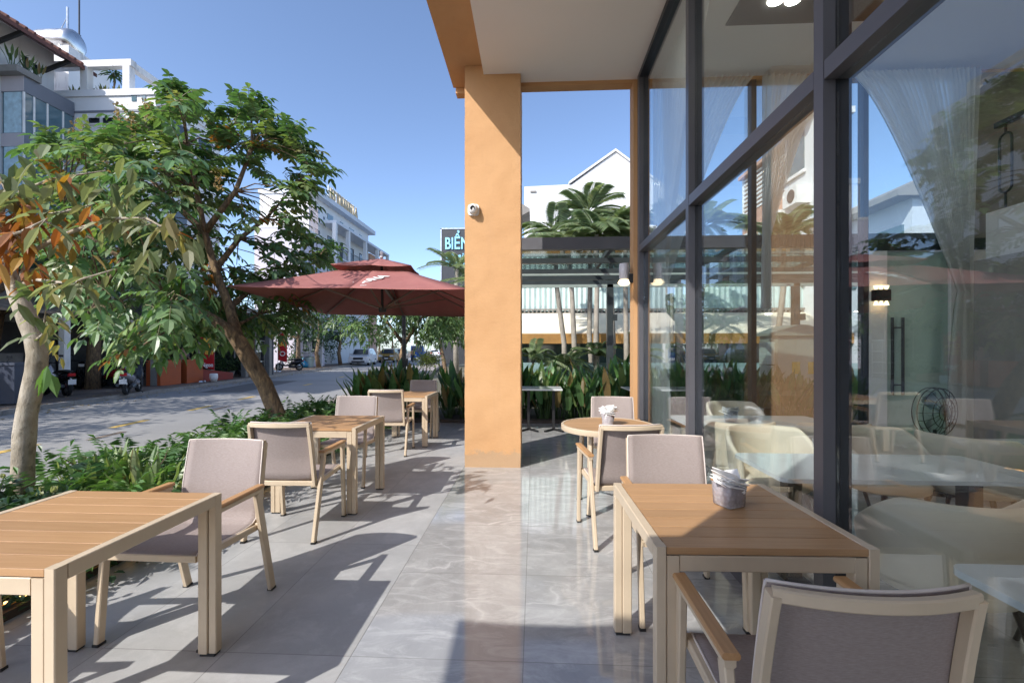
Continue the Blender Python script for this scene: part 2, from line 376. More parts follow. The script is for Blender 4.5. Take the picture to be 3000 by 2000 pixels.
def emit(name,col,strength):
    t=NT(name); t.set(Base_Color=col); t.p.inputs['Emission Color'].default_value=(*col,1); t.p.inputs['Emission Strength'].default_value=strength; return t.mat
M['led']=emit('led_bead',(1.0,.55,.18),2.2)
M['lamp']=emit('lamp_lit',(1.0,.92,.80),38.0)
M['lampw']=emit('lamp_warm',(1.0,.80,.50),1.3)
# ------------------------------------------------------------------ light
SUN=Vector((.80,.91,-1.0)).normalized()
w=bpy.data.worlds.new('World'); SC.world=w; w.use_nodes=True
sk=w.node_tree.nodes.new('ShaderNodeTexSky'); sk.sky_type='NISHITA'; sk.sun_disc=False
sk.sun_elevation=math.asin(-SUN.z); sk.sun_rotation=math.atan2(-SUN.x,-SUN.y); sk.air_density=.66; sk.dust_density=.9; sk.ozone_density=1.7; sk.altitude=0
bg=w.node_tree.nodes['Background']; bg.inputs[1].default_value=.15
w.node_tree.links.new(sk.outputs[0],bg.inputs[0])
sd=bpy.data.lights.new('sun','SUN'); sd.energy=2.6; sd.angle=math.radians(.5); sd.color=(1,.955,.90)
so=bpy.data.objects.new('sun',sd); COL.objects.link(so); so.rotation_euler=SUN.to_track_quat('-Z','Y').to_euler(); so.location=(-20,-20,30)
SC.view_settings.view_transform='Standard'; SC.view_settings.look='None'; SC.view_settings.exposure=1.1; SC.view_settings.gamma=1
SC.render.engine='CYCLES'; cy=SC.cycles; cy.use_denoising=True; cy.max_bounces=10; cy.transparent_max_bounces=24; cy.diffuse_bounces=6; cy.glossy_bounces=5; cy.transmission_bounces=6
cy.caustics_reflective=False; cy.caustics_refractive=False; cy.sample_clamp_indirect=6

# ------------------------------------------------------------------ setting
def struct(name,mb,mat,smooth=False):
    o=mb.build(name,mat,smooth=smooth); o['kind']='structure'; return o
def RD(s,t,z=0):
    return Vector((-8.1-.148*s+.989*t, 7.2+.989*s+.148*t, z))
m=MB(); m.quad((-400,-300,-.30),(400,-300,-.30),(400,500,-.30),(-400,500,-.30)); struct('ground',m,M['ground'])
m=MB(); m.quad(RD(-60,-4.0,-.12),RD(-60,3.0,-.12),RD(170,3.0,-.12),RD(170,-4.0,-.12)); road=struct('road',m,M['asphalt'])
# far pavement with kerb, a little broken
m=MB(); m.prism([RD(-60,-4.0,-.2),RD(170,-4.0,-.2),RD(170,-14,-.2),RD(-60,-14,-.2)],(0,0,.19)); struct('pavement',m,M['paving'])
m=MB()
s=-14.0
while s<60:
    L=.98+rnd.uniform(-.05,.05)
    a,b,c,d=RD(s,-4.0+.001),RD(s+L-.015,-4.0+.001),RD(s+L-.015,-3.85),RD(s,-3.85)
    h=.125+rnd.uniform(-.015,.01)
    m.prism([Vector((p.x,p.y,-.125)) for p in (a,b,c,d)],(0,0,h)); s+=L
struct('kerb',m,M['kerb'])
m=MB(); m.prism([RD(-60,3.0,-.2),RD(-60,4.6,-.2),RD(170,4.6,-.2),RD(170,3.0,-.2)],(0,0,.17)); struct('near_pavement',m,M['paving_near'])
lm=simple('worn_yellow_road_paint',(.60,.40,.10),.8,var=.35,scale=14); lf=simple('faded_road_paint',(.22,.165,.12),.85,var=.3,scale=14)
m=MB()
dash=[(-1.2,.0,0),(1.35,0.,0),(3.9,-.02,0),(6.4,0.,0),(12,0,0),(17.5,0,0),(23,0,0),(29,0,0),(36,0,0),(44,0,0),(53,0,0)]
for s_,t_,k in dash: m.quad(RD(s_,t_-.075,-.115),RD(s_,t_+.075,-.115),RD(s_+1.0,t_+.075,-.115),RD(s_+1.0,t_-.075,-.115))
m.cur=1
for s_,t_ in ((.1,.55),(4.0,.5)): m.quad(RD(s_,t_-.06,-.115),RD(s_,t_+.06,-.115),RD(s_+.8,t_+.06,-.115),RD(s_+.8,t_-.06,-.115))
m.build('lane_marking',[lm,lf],road)
# drain grate / patches on the road
m=MB(); m.quad(RD(9,-2.6,-.1165),RD(9,-1.1,-.1165),RD(15,-1.3,-.1165),RD(15,-2.9,-.1165))
m.build('asphalt_patch',simple('old_patch',(.115,.112,.11),.9,var=.15,scale=3,bump=.3),road)
# fallen leaves along the far kerb
m=MB()
lr=random.Random(3)
for i in range(700):
    s_=lr.uniform(-6,30); t_=-4.0+abs(lr.gauss(0,.55))*(1 if lr.random()<.75 else -1.6); z=-.113 if t_>-3.84 else .001
    p=RD(s_,t_,z); a=lr.uniform(0,6.3); L=lr.uniform(.05,.12); g=lr.uniform(.6,1.2)
    m.col=(.30*g,.22*g,.10*g) if lr.random()<.7 else (.45*g,.35*g,.2*g)
    m.leaf(p,(math.cos(a),math.sin(a),.12),(0,0,1),L,L*.5,.0,.5,simple=True)
tag(m.build('fallen_leaves',M['leaf_matt']),'dry brown leaves scattered along the far kerb','leaf litter',kind='stuff')
# terrace
m=MB(); m.prism([(-2.76,-4,-.25),(-.85,-4,-.25),(-.85,8.75,-.25),(-2.76,8.75,-.25)],(0,0,.25)); struct('terrace_floor',m,M['tile_matt'])
m=MB(); m.prism([(-.849,-4,-.25),(9.5,-4,-.25),(9.5,8.75,-.25),(-.849,8.75,-.25)],(0,0,.2502)); struct('polished_floor',m,M['tile_gloss'])
m=MB(); m.prism([(-4.15,-4,-.25),(-2.90,-4,-.25),(-2.90,11,-.25),(-4.15,11,-.25)],(0,0,.23)); m.prism([(-2.9,8.95,-.25),(9,8.95,-.25),(9,11.2,-.25),(-2.9,11.2,-.25)],(0,0,.23)); struct('planting_soil',m,M['soil'])
# dark edging of the bed, with the rope of warm lights
m=MB(); m.bx(-2.90,-2.761,-4,8.75,-.05,.045); m.bx(-2.9,9,8.751,8.95,-.05,.06); struct('bed_edging',m,simple('dark_edging',(.06,.045,.035),.7,var=.3,scale=8))
ro=thing('light_rope','rope of small warm lights along the bed edge beside the left tables','light rope',(-2.80,0,0))
m=MB(); y=-.5
pts=[(0+.01*math.sin(3*k),-.5+k*.1,.068+.008*math.sin(k*1.7)) for k in range(61)]
m.tube(pts,.008,6); m.build('cord',M['amber'],ro)
m=MB()
for k in range(240):
    yy=-.5+k*.025; p=(.012+.01*math.sin(30*yy),yy,.075+.008*math.sin(17*yy)); m.box(*p,.010,.012,.010)
o=m.build('beads',M['led'],ro); o['kind']='stuff'

# ------------------------------------------------------------------ the cafe building
cafe=thing('cafe_building','orange rendered cafe with a grey framed glass front and tall porch column','building',(-.5,5.8,0))
B=cafe.location
def part(name,mb,mat,parent=cafe,smooth=False):
    o=mb.build(name,mat,parent,smooth)
    if parent is cafe: o.location=-B
    return o
ZC=4.737
from mathutils import noise as mnoise
m=MB(); X0,X1,Y0_,Y1_=-.84,-.165,5.47,6.15
for (a_,b_) in (((X0,Y0_),(X1,Y0_)),((X1,Y0_),(X1,Y1_)),((X1,Y1_),(X0,Y1_)),((X0,Y1_),(X0,Y0_))):
    m.grid(lambda u,v,a_=a_,b_=b_:(a_[0]+(b_[0]-a_[0])*u,a_[1]+(b_[1]-a_[1])*u,4.849*v),16,150)
col=part('column',m,M['orange'])
for vv in col.data.vertices:
    q_=mnoise.noise_vector(vv.co*7)*.0035+mnoise.noise_vector(vv.co*31)*.0022; vv.co+=Vector((q_.x,q_.y,0))
autosmooth(col,50)
m=MB(); m.bx(-.84,-.165,-.56,.12,-.0,4.85); part('column',m,M['orange'])
# uneven render: tiny chamfer on column edges
m=MB(); m.bx(-1.06,-.612,-4,5.93,4.85,5.0); m.bx(-1.03,-.612,5.931,6.06,4.78,5.0); part('porch_beam',m,M['orange'])
m=MB(); m.bx(-.610,9.5,-4,5.66,ZC,ZC+.2); part('ceiling',m,M['ceil'])
m=MB(); m.bx(-.610,9.5,5.661,5.80,ZC-.045,5.0); part('fascia',m,M['orange'])
m=MB(); m.bx(-1.06,9.5,-4,6.0,5.045,5.10); part('roof_slab',m,M['orange'])
m=MB(); m.bx(1.205,1.288,5.60,5.80,0,ZC-.047); part('corner_post',m,M['orange'])
# front glazing frame
GX=1.30
yM=[5.53,3.787,2.065,.34,-1.38,-3.1]
def mullion(yc,w=.065):
    m=MB(); m.bx(1.248,1.30,yc-w/2,yc+w/2,.0,4.72); m.cur=1; m.bx(1.301,1.372,yc-w/2+.006,yc+w/2-.006,.0,4.72); return part('mullion',m,[M['alu'],M['alu_dark']])
for i,yc in enumerate(yM): mullion(yc,.067 if i else .09)
for i in range(len(yM)-1):
    ya,yb=yM[i+1]+.038,yM[i]-(.038 if i else .046)
    m=MB(); m.bx(1.2495,1.372,ya,yb,2.585,2.665); part('transom',m,M['alu'])
    m=MB(); m.bx(1.2495,1.372,ya,yb,.0,.075); part('bottom_rail',m,M['alu'])
    m=MB(); m.bx(1.2495,1.372,ya,yb,4.66,4.72); part('top_rail',m,M['alu_dark'])
    m=MB(); m.bx(1.302,1.312,ya,yb,.076,2.584); part('pane',m,M['glass'])
    m=MB(); m.bx(1.302,1.312,ya,yb,2.666,4.659); part('pane',m,M['glass'])
# end wall (towards the garden): glass with dark mullions, then wall and frosted door
EY=5.70
for xc in (2.66,3.97):
    m=MB(); m.bx(xc-.03,xc+.03,EY-.05,EY+.05,0,4.69); part('mullion',m,M['alu_dark'])
m=MB(); m.bx(1.376,3.94,EY-.04,EY+.04,0,.06); part('bottom_rail',m,M['alu_dark'])
for xa,xb in ((1.376,2.628),(2.692,3.938)):
    m=MB(); m.bx(xa,xb,EY-.005,EY+.005,.061,4.69); part('pane',m,M['glass'])
m=MB(); m.bx(4.002,5.05,EY-.005,EY+.005,2.74,4.69); part('pane',m,M['glass'])
m=MB(); m.bx(5.051,9.4,EY-.055,EY+.055,2.74,4.69); part('end_wall',m,M['concrete'])
m=MB(); m.bx(4.002,9.4,EY-.06,EY+.06,2.60,2.738); part('lintel',m,M['alu_dark'])
m=MB(); m.bx(4.002,4.21,EY-.055,EY+.055,0,2.598); m.bx(4.94,9.4,EY-.055,EY+.055,0,2.598); part('end_wall',m,M['white'])
frost=simple('frosted_green_glass',(.40,.53,.48),.3,var=.08,scale=4)
m=MB(); m.bx(4.22,4.93,EY-.02,EY+.02,.01,2.59); dr=part('door',m,frost)
m=MB()
for xx in (4.25,4.37): m.tube([(xx,EY-.08,.88),(xx,EY-.08,1.80)],.016,10)
for zz in (1.0,1.68): m.tube([(4.25,EY-.08,zz),(4.37,EY-.08,zz)],.008,8); m.tube([(4.31,EY-.08,zz),(4.31,EY-.02,zz)],.008,8)
m.build('handle',M['dark_metal'],dr)
wl=simple('interior_plaster',(.42,.40,.37),.85,var=.1,scale=1.2)
m=MB(); m.bx(9.4,9.5,-4,5.75,0,ZC); m.bx(1.38,9.4,-4.1,-4,0,ZC); part('back_wall',m,wl)
m=MB(); m.bx(4.13,4.60,4.02,4.49,.0,2.25); part('inner_column',m,M['concrete'])
m=MB(); m.bx(4.25,9.4,-4,4.50,2.251,2.70); part('mezzanine_floor',m,simple('mezzanine_paint',(.5,.5,.48),.8,var=.05))
rl=MB(); rl.bar((4.31,-4,3.50),(4.31,4.46,3.50),.055,.05); rl.build('railing',M['black'],cafe).location=-B
yy=4.38
k=0
while yy>-2 and k<24:
    m=MB(); z0,z1=2.86,3.40
    pts=[]
    for q in range(9): a=PI*q/8; pts.append((4.31,yy+.055*math.cos(a),z1-.055+.055*math.sin(a)))
    for q in range(9): a=PI+PI*q/8; pts.append((4.31,yy+.055*math.cos(a),z0+.055+.055*math.sin(a)))
    pts.append(pts[0]); m.tube(pts,.011,6); m.tube([(4.31,yy,z1),(4.31,yy,3.5)],.011,6); m.tube([(4.31,yy,2.7),(4.31,yy,z0)],.011,6)
    m.build('baluster',M['black'],cafe).location=-B; yy-=.26; k+=1
m=MB(); m.bx(1.95,3.7,4.25,4.75,ZC-.014,ZC-.001); part('ceiling_recess',m,M['shelldark'])
m=MB(); m.bx(1.95,4.2,2.0,2.5,ZC-.014,ZC-.001); part('ceiling_recess',m,M['shelldark'])
for (lx,ly) in ((2.28,4.42),(2.44,4.42),(2.28,2.2),(2.44,2.2),(3.4,4.42),(3.6,2.2),(6.0,4.0),(6.0,2.0),(7.5,3.0)):  # first pair is real; the others are added to brighten the room
    m=MB(); m.lathe([(.0,-.03),(.062,-.03),(.07,-.016)],20,(lx,ly,ZC)); part('downlight_or_fill',m,M['lamp'])
for (lx,ly) in ((5.4,4.2),(5.4,2.4),(5.4,.6),(7,3.3),(7,1.2)):  # more added discs under the mezzanine, brightening the room
    m=MB(); m.lathe([(.0,-.02),(.062,-.02),(.07,-.004)],20,(lx,ly,2.25)); part('downlight_or_fill',m,M['lamp'])

# curtains on the end wall and the corner (sheer, tied back, then hanging straight)
def curtain(x0,x1,xt,y,ztop,ztie,wt,wb,label,folds=16,along='x',zb=.02):
    n=110; rows=[ztop+(ztie-ztop)*k/14 for k in range(15)]+[ztie-(ztie-zb)*k/10 for k in range(1,11)]
    m=MB(); 
    def pt(i,z):
        s=i/n
        if z>=ztie:
            q=(ztop-z)/(ztop-ztie); e=q**.75
            xa=x0+(x1-x0)*s; xb=xt+wt*(s-.5); x=xa*(1-e)+xb*e; amp=.035*(1-.35*q)
        else:
            q=(ztie-z)/(ztie-zb); x=xt+(wt+(wb-wt)*min(1,q*1.6)**.7)*(s-.5); amp=.03
        yy_=y+amp*math.sin(s*folds*2*PI+1.3*math.sin(s*23))
        return (x,yy_,z) if along=='x' else (yy_,x,z)
    b=m.add([pt(i,z) for z in rows for i in range(n+1)])
    for j in range(len(rows)-1):
        for i in range(n):
            a=b+j*(n+1)+i; m.addf((a,a+1,a+n+2,a+n+1))
    return tag(m.build('curtain',M['sheer'],smooth=True),label,'curtain','sheer curtains inside the cafe glass')
curtain(1.42,2.62,1.50,5.56,4.69,2.05,.12,.26,'white sheer curtain gathered beside the orange corner post',20)
curtain(2.72,3.5,2.76,5.56,4.69,2.75,.08,.1,'narrow sheer curtain swept against the dark garden mullion',12,zb=1.9)
curtain(3.70,5.12,4.96,5.50,4.66,2.10,.14,.36,'wide sheer curtain tied back over the frosted green door',26)
curtain(5.45,3.85,5.34,1.52,4.66,2.3,.1,.2,'sheer curtain swept along the street glass by the far corner',14,'y',zb=1.2)
# lamps and cameras
sl=thing('spot_lamp','short grey cylinder spotlight with a lit underside, bracketed to the corner post','wall lamp',(1.204,5.66,2.24))
m=MB(); m.lathe([(.0,.235),(.055,.235),(.06,.22),(.06,.05),(.055,.04)],20,(-.10,0,0)); m.build('shade',simple('silver_lamp',(.62,.6,.62),.4),sl,True)
m=MB(); m.lathe([(0,.038),(.055,.038),(.078,.0),(.05,-.03),(0,-.035)],20,(-.10,0,0)); m.build('bulb_or_beam',M['lampw'],sl,True)
m=MB(); m.box(-.025,0,.05,.05,.10,.11); m.bar((-.051,0,.05),(-.16,0,.04),.02,.02); m.build('bracket',M['black'],sl)
sc_=thing('sconce','small black box sconce glowing up and down beside the frosted door','wall lamp',(4.10,5.63,2.06))
m=MB(); m.box(0,-.04,0,.17,.08,.13); m.build('housing',M['black'],sc_)
m=MB()
for q in (-.06,0,.06): m.lathe([(.012,0),(.028,.05)],8,(q,-.04,.066)); m.lathe([(.028,-.05),(.012,0)],8,(q,-.04,-.066))
m.build('bulb_or_beam',M['lampw'],sc_)  # glowing cones stand for the light beams above and below the housing
def cctv(loc,rz,label):
    t_=thing('security_camera',label,'security camera',loc,rz,'security cameras')
    m=MB()
    # rounded square base plate against wall (facing -y)
    pts=[]; 
    for q in range(24):
        a=2*PI*q/24; r=.068/max(abs(math.cos(a))**4+abs(math.sin(a))**4,1e-6)**.25; pts.append((r*math.cos(a),0,r*math.sin(a)))
    m.prism(pts,(0,-.035,0)); autosmooth(recalc(m.build('base',M['whitep'],t_)),50)
    m=MB(); n=12
    for j in range(7):
        pass
    m.lathe([(0.0,.062),(.03,.055),(.052,.03),(.058,.0),(.052,-.03),(.03,-.055),(0,-.062)],18,(0,-.055,0)); m.build('dome',M['whitep'],t_,True)
    m=MB(); m.lathe([(0,.0),(.026,.0),(.03,-.012)],16); o=m.build('lens',M['black'],t_); o.location=(.0,-.112,-.002); o.rotation_euler=(PI/2+.25,0,.15)
    return t_
cc=onY(1388,617,5.47); cctv((cc.x,5.469,cc.z),0,'white dome camera fixed high on the orange column')
# boards / sign plates
# ------------------------------------------------------------------ terrace furniture
TH_=.745
def make_table():
    r=thing('dining_table','','table',(0,0,0),0,'square slatted terrace tables')
    S=.752; h=S/2; lw,ld=.052,.075
    for sx in (-1,1):
        for sy in (-1,1):
            m=MB(); x=sx*(h-.018); y=sy*(h-ld/2)
            # an upright of two sections with a shadow groove between, as in an inverted U side frame + end frame
            m.bar((x,sy*(h-.021),.012),(x,sy*(h-.021),TH_-.0005),.036,.042,(0,1,0),.003)
            m.bar((sx*(h-.060),sy*(h-.026),.012),(sx*(h-.060),sy*(h-.026),TH_-.032),.044,.046,(0,1,0),.003)
            m.cur=1; m.box(sx*(h-.04),sy*(h-.025),.006,.07,.042,.012)
            m.build('leg',[M['frame'],M['foot']],r)
    for sx in (-1,1):
        m=MB(); m.bar((sx*(h-.018),-h+.0425,TH_-.026),(sx*(h-.018),h-.0425,TH_-.026),.036,.051,ch=.003); m.build('side_rail',M['frame'],r)
    for sy in (-1,1):
        m=MB(); m.bar((-h+.083,sy*(h-.026),TH_-.058),(h-.083,sy*(h-.026),TH_-.058),.046,.055,ch=.003); m.build('end_rail',M['frame'],r)
    m=MB(); n=8; gap=.0038; wd=(S-.004-gap*(n-1))/n
    for i in range(n):
        y=-h+.002+wd/2+i*(wd+gap); tw=rnd.uniform(.88,1.08); m.col=(tw,tw*.995,tw*.98); m.bar((-h+.0375,y,TH_-.014),(h-.0375,y,TH_-.014),wd,.024,ch=.0008)
    m.cur=1; m.bx(-.03,.03,-h+.05,h-.05,TH_-.06,TH_-.030)
    m.build('slat_top',[M['wood'],M['frame']],r)
    return r
M['piping']=simple('pale_edge_piping',(.62,.55,.50),.6)
def make_chair():
    r=thing('armchair','','chair',(0,0,0),0,'taupe mesh terrace armchairs')
    for sx in (-1,1):
        for nm,f,tp in (('front',(.262,-.275),(.268,-.225)),('rear',(.262,.275),(.268,.125))):
            m=MB(); p0=Vector((sx*f[0],f[1],.012)); p1=Vector((sx*tp[0],tp[1],.612))
            m.bar(p0,p1,.026,.046 if nm=='rear' else .040,(0,1,0),.004); m.cur=1; m.box(p0.x,p0.y,.006,.03,.044,.012)
            m.build('leg',[M['frame'],M['foot']],r)
        m=MB(); m.bar((sx*.268,-.252,.624),(sx*.268,.155,.624),.030,.024); m.cur=1; m.bar((sx*.268,-.256,.646),(sx*.268,.162,.646),.046,.019,ch=.005)
        m.build('armrest',[M['frame'],M['wood_arm']],r)
    m=MB()
    for sx in (-1,1):
        m.bar((sx*.236,-.262,.428),(sx*.232,.185,.405),.026,.034); m.bar((sx*.236,-.245,.425),(sx*.262,-.252,.425),.03,.03,(0,0,1))
    m.bar((-.2225,-.258,.423),(.2225,-.258,.423),.03,.034); m.bar((-.25,.178,.413),(.25,.178,.413),.034,.036)
    m.build('seat_frame',M['frame'],r)
    m=MB()
    def upr(z):   # y of back frame at height z
        t=(z-.40)/.465; return .195+.045*t+.03*t*t
    for sx in (-1,1):
        P=[Vector((sx*(.232-.012*k/6),upr(.40+.465*k/6),.40+.465*k/6)) for k in range(7)]
        for a,b in zip(P,P[1:]): m.bar(a,b+(b-a)*.02,.026,.036,(0,1,.3),.004)
    P=[]
    for k in range(13):
        x=-.222+.444*k/12; P.append(Vector((x,upr(.865)+.042*(1-(x/.222)**2),.865)))
    for a,b in zip(P,P[1:]): m.bar(a,b+(b-a)*.03,.024,.032,(0,0,1),.004)
    m.build('back_frame',M['frame'],r)
    # sling: seat runs up into the back
    prof=[(-.268,.438),(-.255,.448),(-.15,.440),(-.02,.430),(.09,.427),(.15,.432),(.185,.452),(.204,.49),(.212,.55),(.222,.63),(.235,.71),(.249,.79),(.259,.845),(.266,.884)]
    m=MB()
    def sl(u,v):
        k=v*(len(prof)-1); i=min(int(k),len(prof)-2); t=k-i
        y=prof[i][0]*(1-t)+prof[i+1][0]*t; z=prof[i][1]*(1-t)+prof[i+1][1]*t
        x=(u-.5)*2; c=1-x*x
        back=max(0,min(1,(v-.5)/.5)); seat=1-back
        wd=.224+.013*min(1,back*4)-.010*back
        return (x*wd, y+.042*back*c-.019*min(1,back*3), z-.012*seat*c*max(0,min(1,(v)/.15)))
    m.grid(sl,12,39)
    mp_=MB()
    for ed in (0,1): mp_.tube([sl(ed,q/39) for q in range(40)],.0042,6)
    mp_.tube([sl(q/12,1) for q in range(13)],.0042,6)
    mp_.build('piping',M['piping'],r,True)
    o=m.build('sling',M['mesh'],r,True); sd_=o.modifiers.new('thickness','SOLIDIFY'); sd_.thickness=.004; sd_.offset=0
    return r
TG='square slatted terrace tables'; CG='taupe mesh terrace armchairs'
t0=make_table(); t0.location=(-1.85,1.705,0); t0['label']='square slatted table nearest the planting, cut off at the left edge'
place(t0,(-1.905,4.21,0),0,'square slatted table in the middle of the left row',TG)
place(t0,(-1.93,6.93,0),0,'square slatted table farthest off, beneath the red parasol',TG)
place(t0,(.785,1.965,0),math.radians(1.2),'square slatted table carrying the square crystal napkin holder',TG)
c0=make_chair(); c0.location=(-1.825,2.36,0); c0.rotation_euler.z=math.radians(-1); c0['label']='sunlit armchair facing the camera behind the nearest left table'
def chair(x,y,deg,label): return place(c0,(x,y,0),math.radians(deg),label,CG)
chair(-1.88,3.53,181,'armchair seen from behind, pushed to the middle left table')
chair(-2.02,4.86,1,'armchair facing the camera behind the middle left table')
chair(-1.99,6.22,184,'armchair seen from behind, in front of the farthest left table')
chair(-1.93,7.58,-2,'shaded armchair beyond the farthest table, by the parasol pole')
chair(.765,1.335,180,'large dark armchair at the bottom edge, its back to the camera')
chair(.81,2.62,0,'armchair between the crystal holder table and the round table')
chair(.66,3.54,187,'armchair with curved back turned to camera at the round table')
chair(.86,4.93,-4,'armchair beyond the round table, beside the orange corner post')
chair(-2.62,1.62,95,'armchair at the outer side of the nearest left table, cropped by the frame')
# round table
rt=thing('round_table','round slatted table with pale rim beside the glass front','table',(.66,4.15,0),.1)
m=MB(); R_=.40; n=9; wd=2*R_/n
for i in range(n):
    y0=-R_+i*wd+.002; y1=y0+wd-.004
    def hx(y): return math.sqrt(max(0,(R_-.008)**2-y*y))
    P=[]; 
    for k in range(7):
        y=y0+(y1-y0)*k/6; P.append((-hx(y),y,TH_-.022))
    for k in range(7):
        y=y1-(y1-y0)*k/6; P.append((hx(y),y,TH_-.022))
    tw=rnd.uniform(.9,1.08); m.col=(tw,tw,tw*.98); m.prism(P,(0,0,.022))
recalc(m.build('slat_top',M['wood'],rt))
m=MB(); m.lathe([(R_-.008,-.045),(R_+.012,-.045),(R_+.015,-.04),(R_+.015,.0),(R_+.012,.003),(R_-.006,.003),(R_-.006,-.045)],64,(0,0,TH_)); autosmooth(m.build('rim',M['frame'],rt),35)
for k in range(4):
    a=PI/4+k*PI/2; m=MB(); p1=Vector((.27*math.cos(a),.27*math.sin(a),TH_-.035)); p0=Vector((.30*math.cos(a),.30*math.sin(a),.012))
    m.bar(p0,p1,.036,.036,(-math.sin(a),math.cos(a),0),.006); m.cur=1; m.box(p0.x,p0.y,.006,.04,.04,.012,a); m.build('leg',[M['frame'],M['foot']],rt)
m=MB()
for k in range(2):
    a=PI/4+k*PI/2; m.bar((.27*math.cos(a),.27*math.sin(a),TH_-.06-.002*k),(-.27*math.cos(a),-.27*math.sin(a),TH_-.06-.002*k),.03,.04)
    m.bar((.285*math.cos(a),.285*math.sin(a),.24+.032*k),(-.285*math.cos(a),-.285*math.sin(a),.24+.032*k),.025,.025)
m.build('cross_brace',M['frame'],rt)
# napkin holders
def napkins(parent,r,seed,h=.05,n=9,square=False):
    q=random.Random(seed); m=MB()
    for i in range(n):
        a=q.uniform(0,2*PI); s=q.uniform(.045,.062); tilt=q.uniform(.85,1.4); lx=q.uniform(-r*.4,r*.4); ly=q.uniform(-r*.4,r*.4)
        R=Matrix.Rotation(a,3,'Z')@Matrix.Rotation(tilt,3,'Y'); c=Vector((lx,ly,h+q.uniform(0,.03)))
        up=R@Vector((0,0,1)); e=R@Vector((0,1,0)); k=q.uniform(.2,.5)
        P=[c-e*s*.8-up*.03,c+e*s*.8-up*.03,c+e*s*(1.1)+up*s*1.2,c-e*s*.7+up*s*(1.2+k)]
        o_=R@Vector((1,0,0))*.0025
        m.prism(P,o_); 
        m.prism([P[0]+o_*3,P[1]+o_*3,P[2]+o_*(6+8*k)-up*.01,P[3]+o_*5],o_)
    m.build('napkins',M['napkin'],parent)
h1=thing('napkin_holder','square crystal tumbler stuffed with napkins on the near right table','napkin holder',(.845,2.02,TH_+.0005),.42)
m=MB()
def sqr(r,n=24,k=13):
    P=[]
    for q in range(n):
        a=2*PI*q/n; rr=r/(abs(math.cos(a))**k+abs(math.sin(a))**k)**(1/k); P.append((rr*math.cos(a),rr*math.sin(a)))
    return P
rings=[(.044,0),(.047,.004),(.049,.05),(.052,.098),(.048,.098),(.045,.05),(.043,.012)]
bs=[m.add([(x,y,z) for x,y in sqr(r)]) for r,z in rings]
for a,b in zip(bs,bs[1:]):
    for q in range(24): w_=(q+1)%24; m.addf((a+q,a+w_,b+w_,b+q))
m.addf([bs[0]+q for q in reversed(range(24))]); m.addf([bs[-1]+q for q in range(24)])
recalc(m.build('tumbler',M['cutglass'],h1,True)); napkins(h1,.045,5,.085,8)
h2=thing('napkin_holder','round glass cup of upright white napkins on the round table','napkin holder',(.66,4.12,TH_+.0005),0)
m=MB(); m.lathe([(0,0),(.052,0),(.055,.01),(.05,.02),(.062,.105),(.058,.105),(.047,.022),(0,.02)],24); m.build('tumbler',M['cutglass'],h2,True); napkins(h2,.055,8,.10,9)

# black legged bistro tables at the garden end
def make_bistro():
    r=thing('bistro_table','','table',(0,0,0),0,'marble bistro tables at the garden end')
    m=MB(); m.box(0,0,.735,.72,.6,.025); m.build('top',M['marble_top'],r)
    for sx in (-1,1):
        m=MB(); m.bar((sx*.22,0,.03),(sx*.22,0,.722),.05,.05); m.bar((sx*.22,0,.02),(sx*.22+.16,-.22,.015),.035,.028); m.bar((sx*.22,0,.02),(sx*.22-.16,-.22,.015),.035,.028); m.bar((sx*.22,0,.02),(sx*.22,.26,.015),.035,.028)
        m.build('leg',M['black'],r)
    return r
b0=make_bistro(); b0.location=(.12,8.05,0); b0['label']='marble bistro table half hidden behind the orange column'
place(b0,(1.95,8.1,0),.05,'marble bistro table behind the glass and the orange corner post','marble bistro tables at the garden end')

# ------------------------------------------------------------------ cafe interior furniture
def inner_table(x,y,sx,sy,rz,label):
    r=thing('cafe_table',label,'table',(x,y,0),rz,'white marble tables inside the cafe')
    m=MB(); P=[]
    rr=.05
    for cx,cy,a0 in ((sx/2-rr,sy/2-rr,0),(-sx/2+rr,sy/2-rr,PI/2),(-sx/2+rr,-sy/2+rr,PI),(sx/2-rr,-sy/2+rr,1.5*PI)):
        for q in range(5): a=a0+PI/2*q/4; P.append((cx+rr*math.cos(a),cy+rr*math.sin(a),.678))
    m.prism(P,(0,0,.024)); recalc(m.build('top',M['marble_top'],r))
    for s in (-1,1):
        m=MB(); m.bar((s*(sx/2-.22),0,.02),(s*(sx/2-.22),0,.677),.09,.09); m.box(s*(sx/2-.22),0,.012,.12,sy*.8,.024); m.build('leg',M['black'],r)
    return r
inner_table(2.13,2.92,1.5,.64,0,'long marble table just inside the near glass, beyond the big mullion')
inner_table(2.13,1.27,1.5,.66,0,'marble table inside the glass at the lower right corner')
inner_table(2.2,4.72,1.45,.70,0,'marble table inside near the gathered white corner curtain')
inner_table(4.05,3.55,1.3,.66,.1,'marble table deep inside beside the grey plaster pillar')
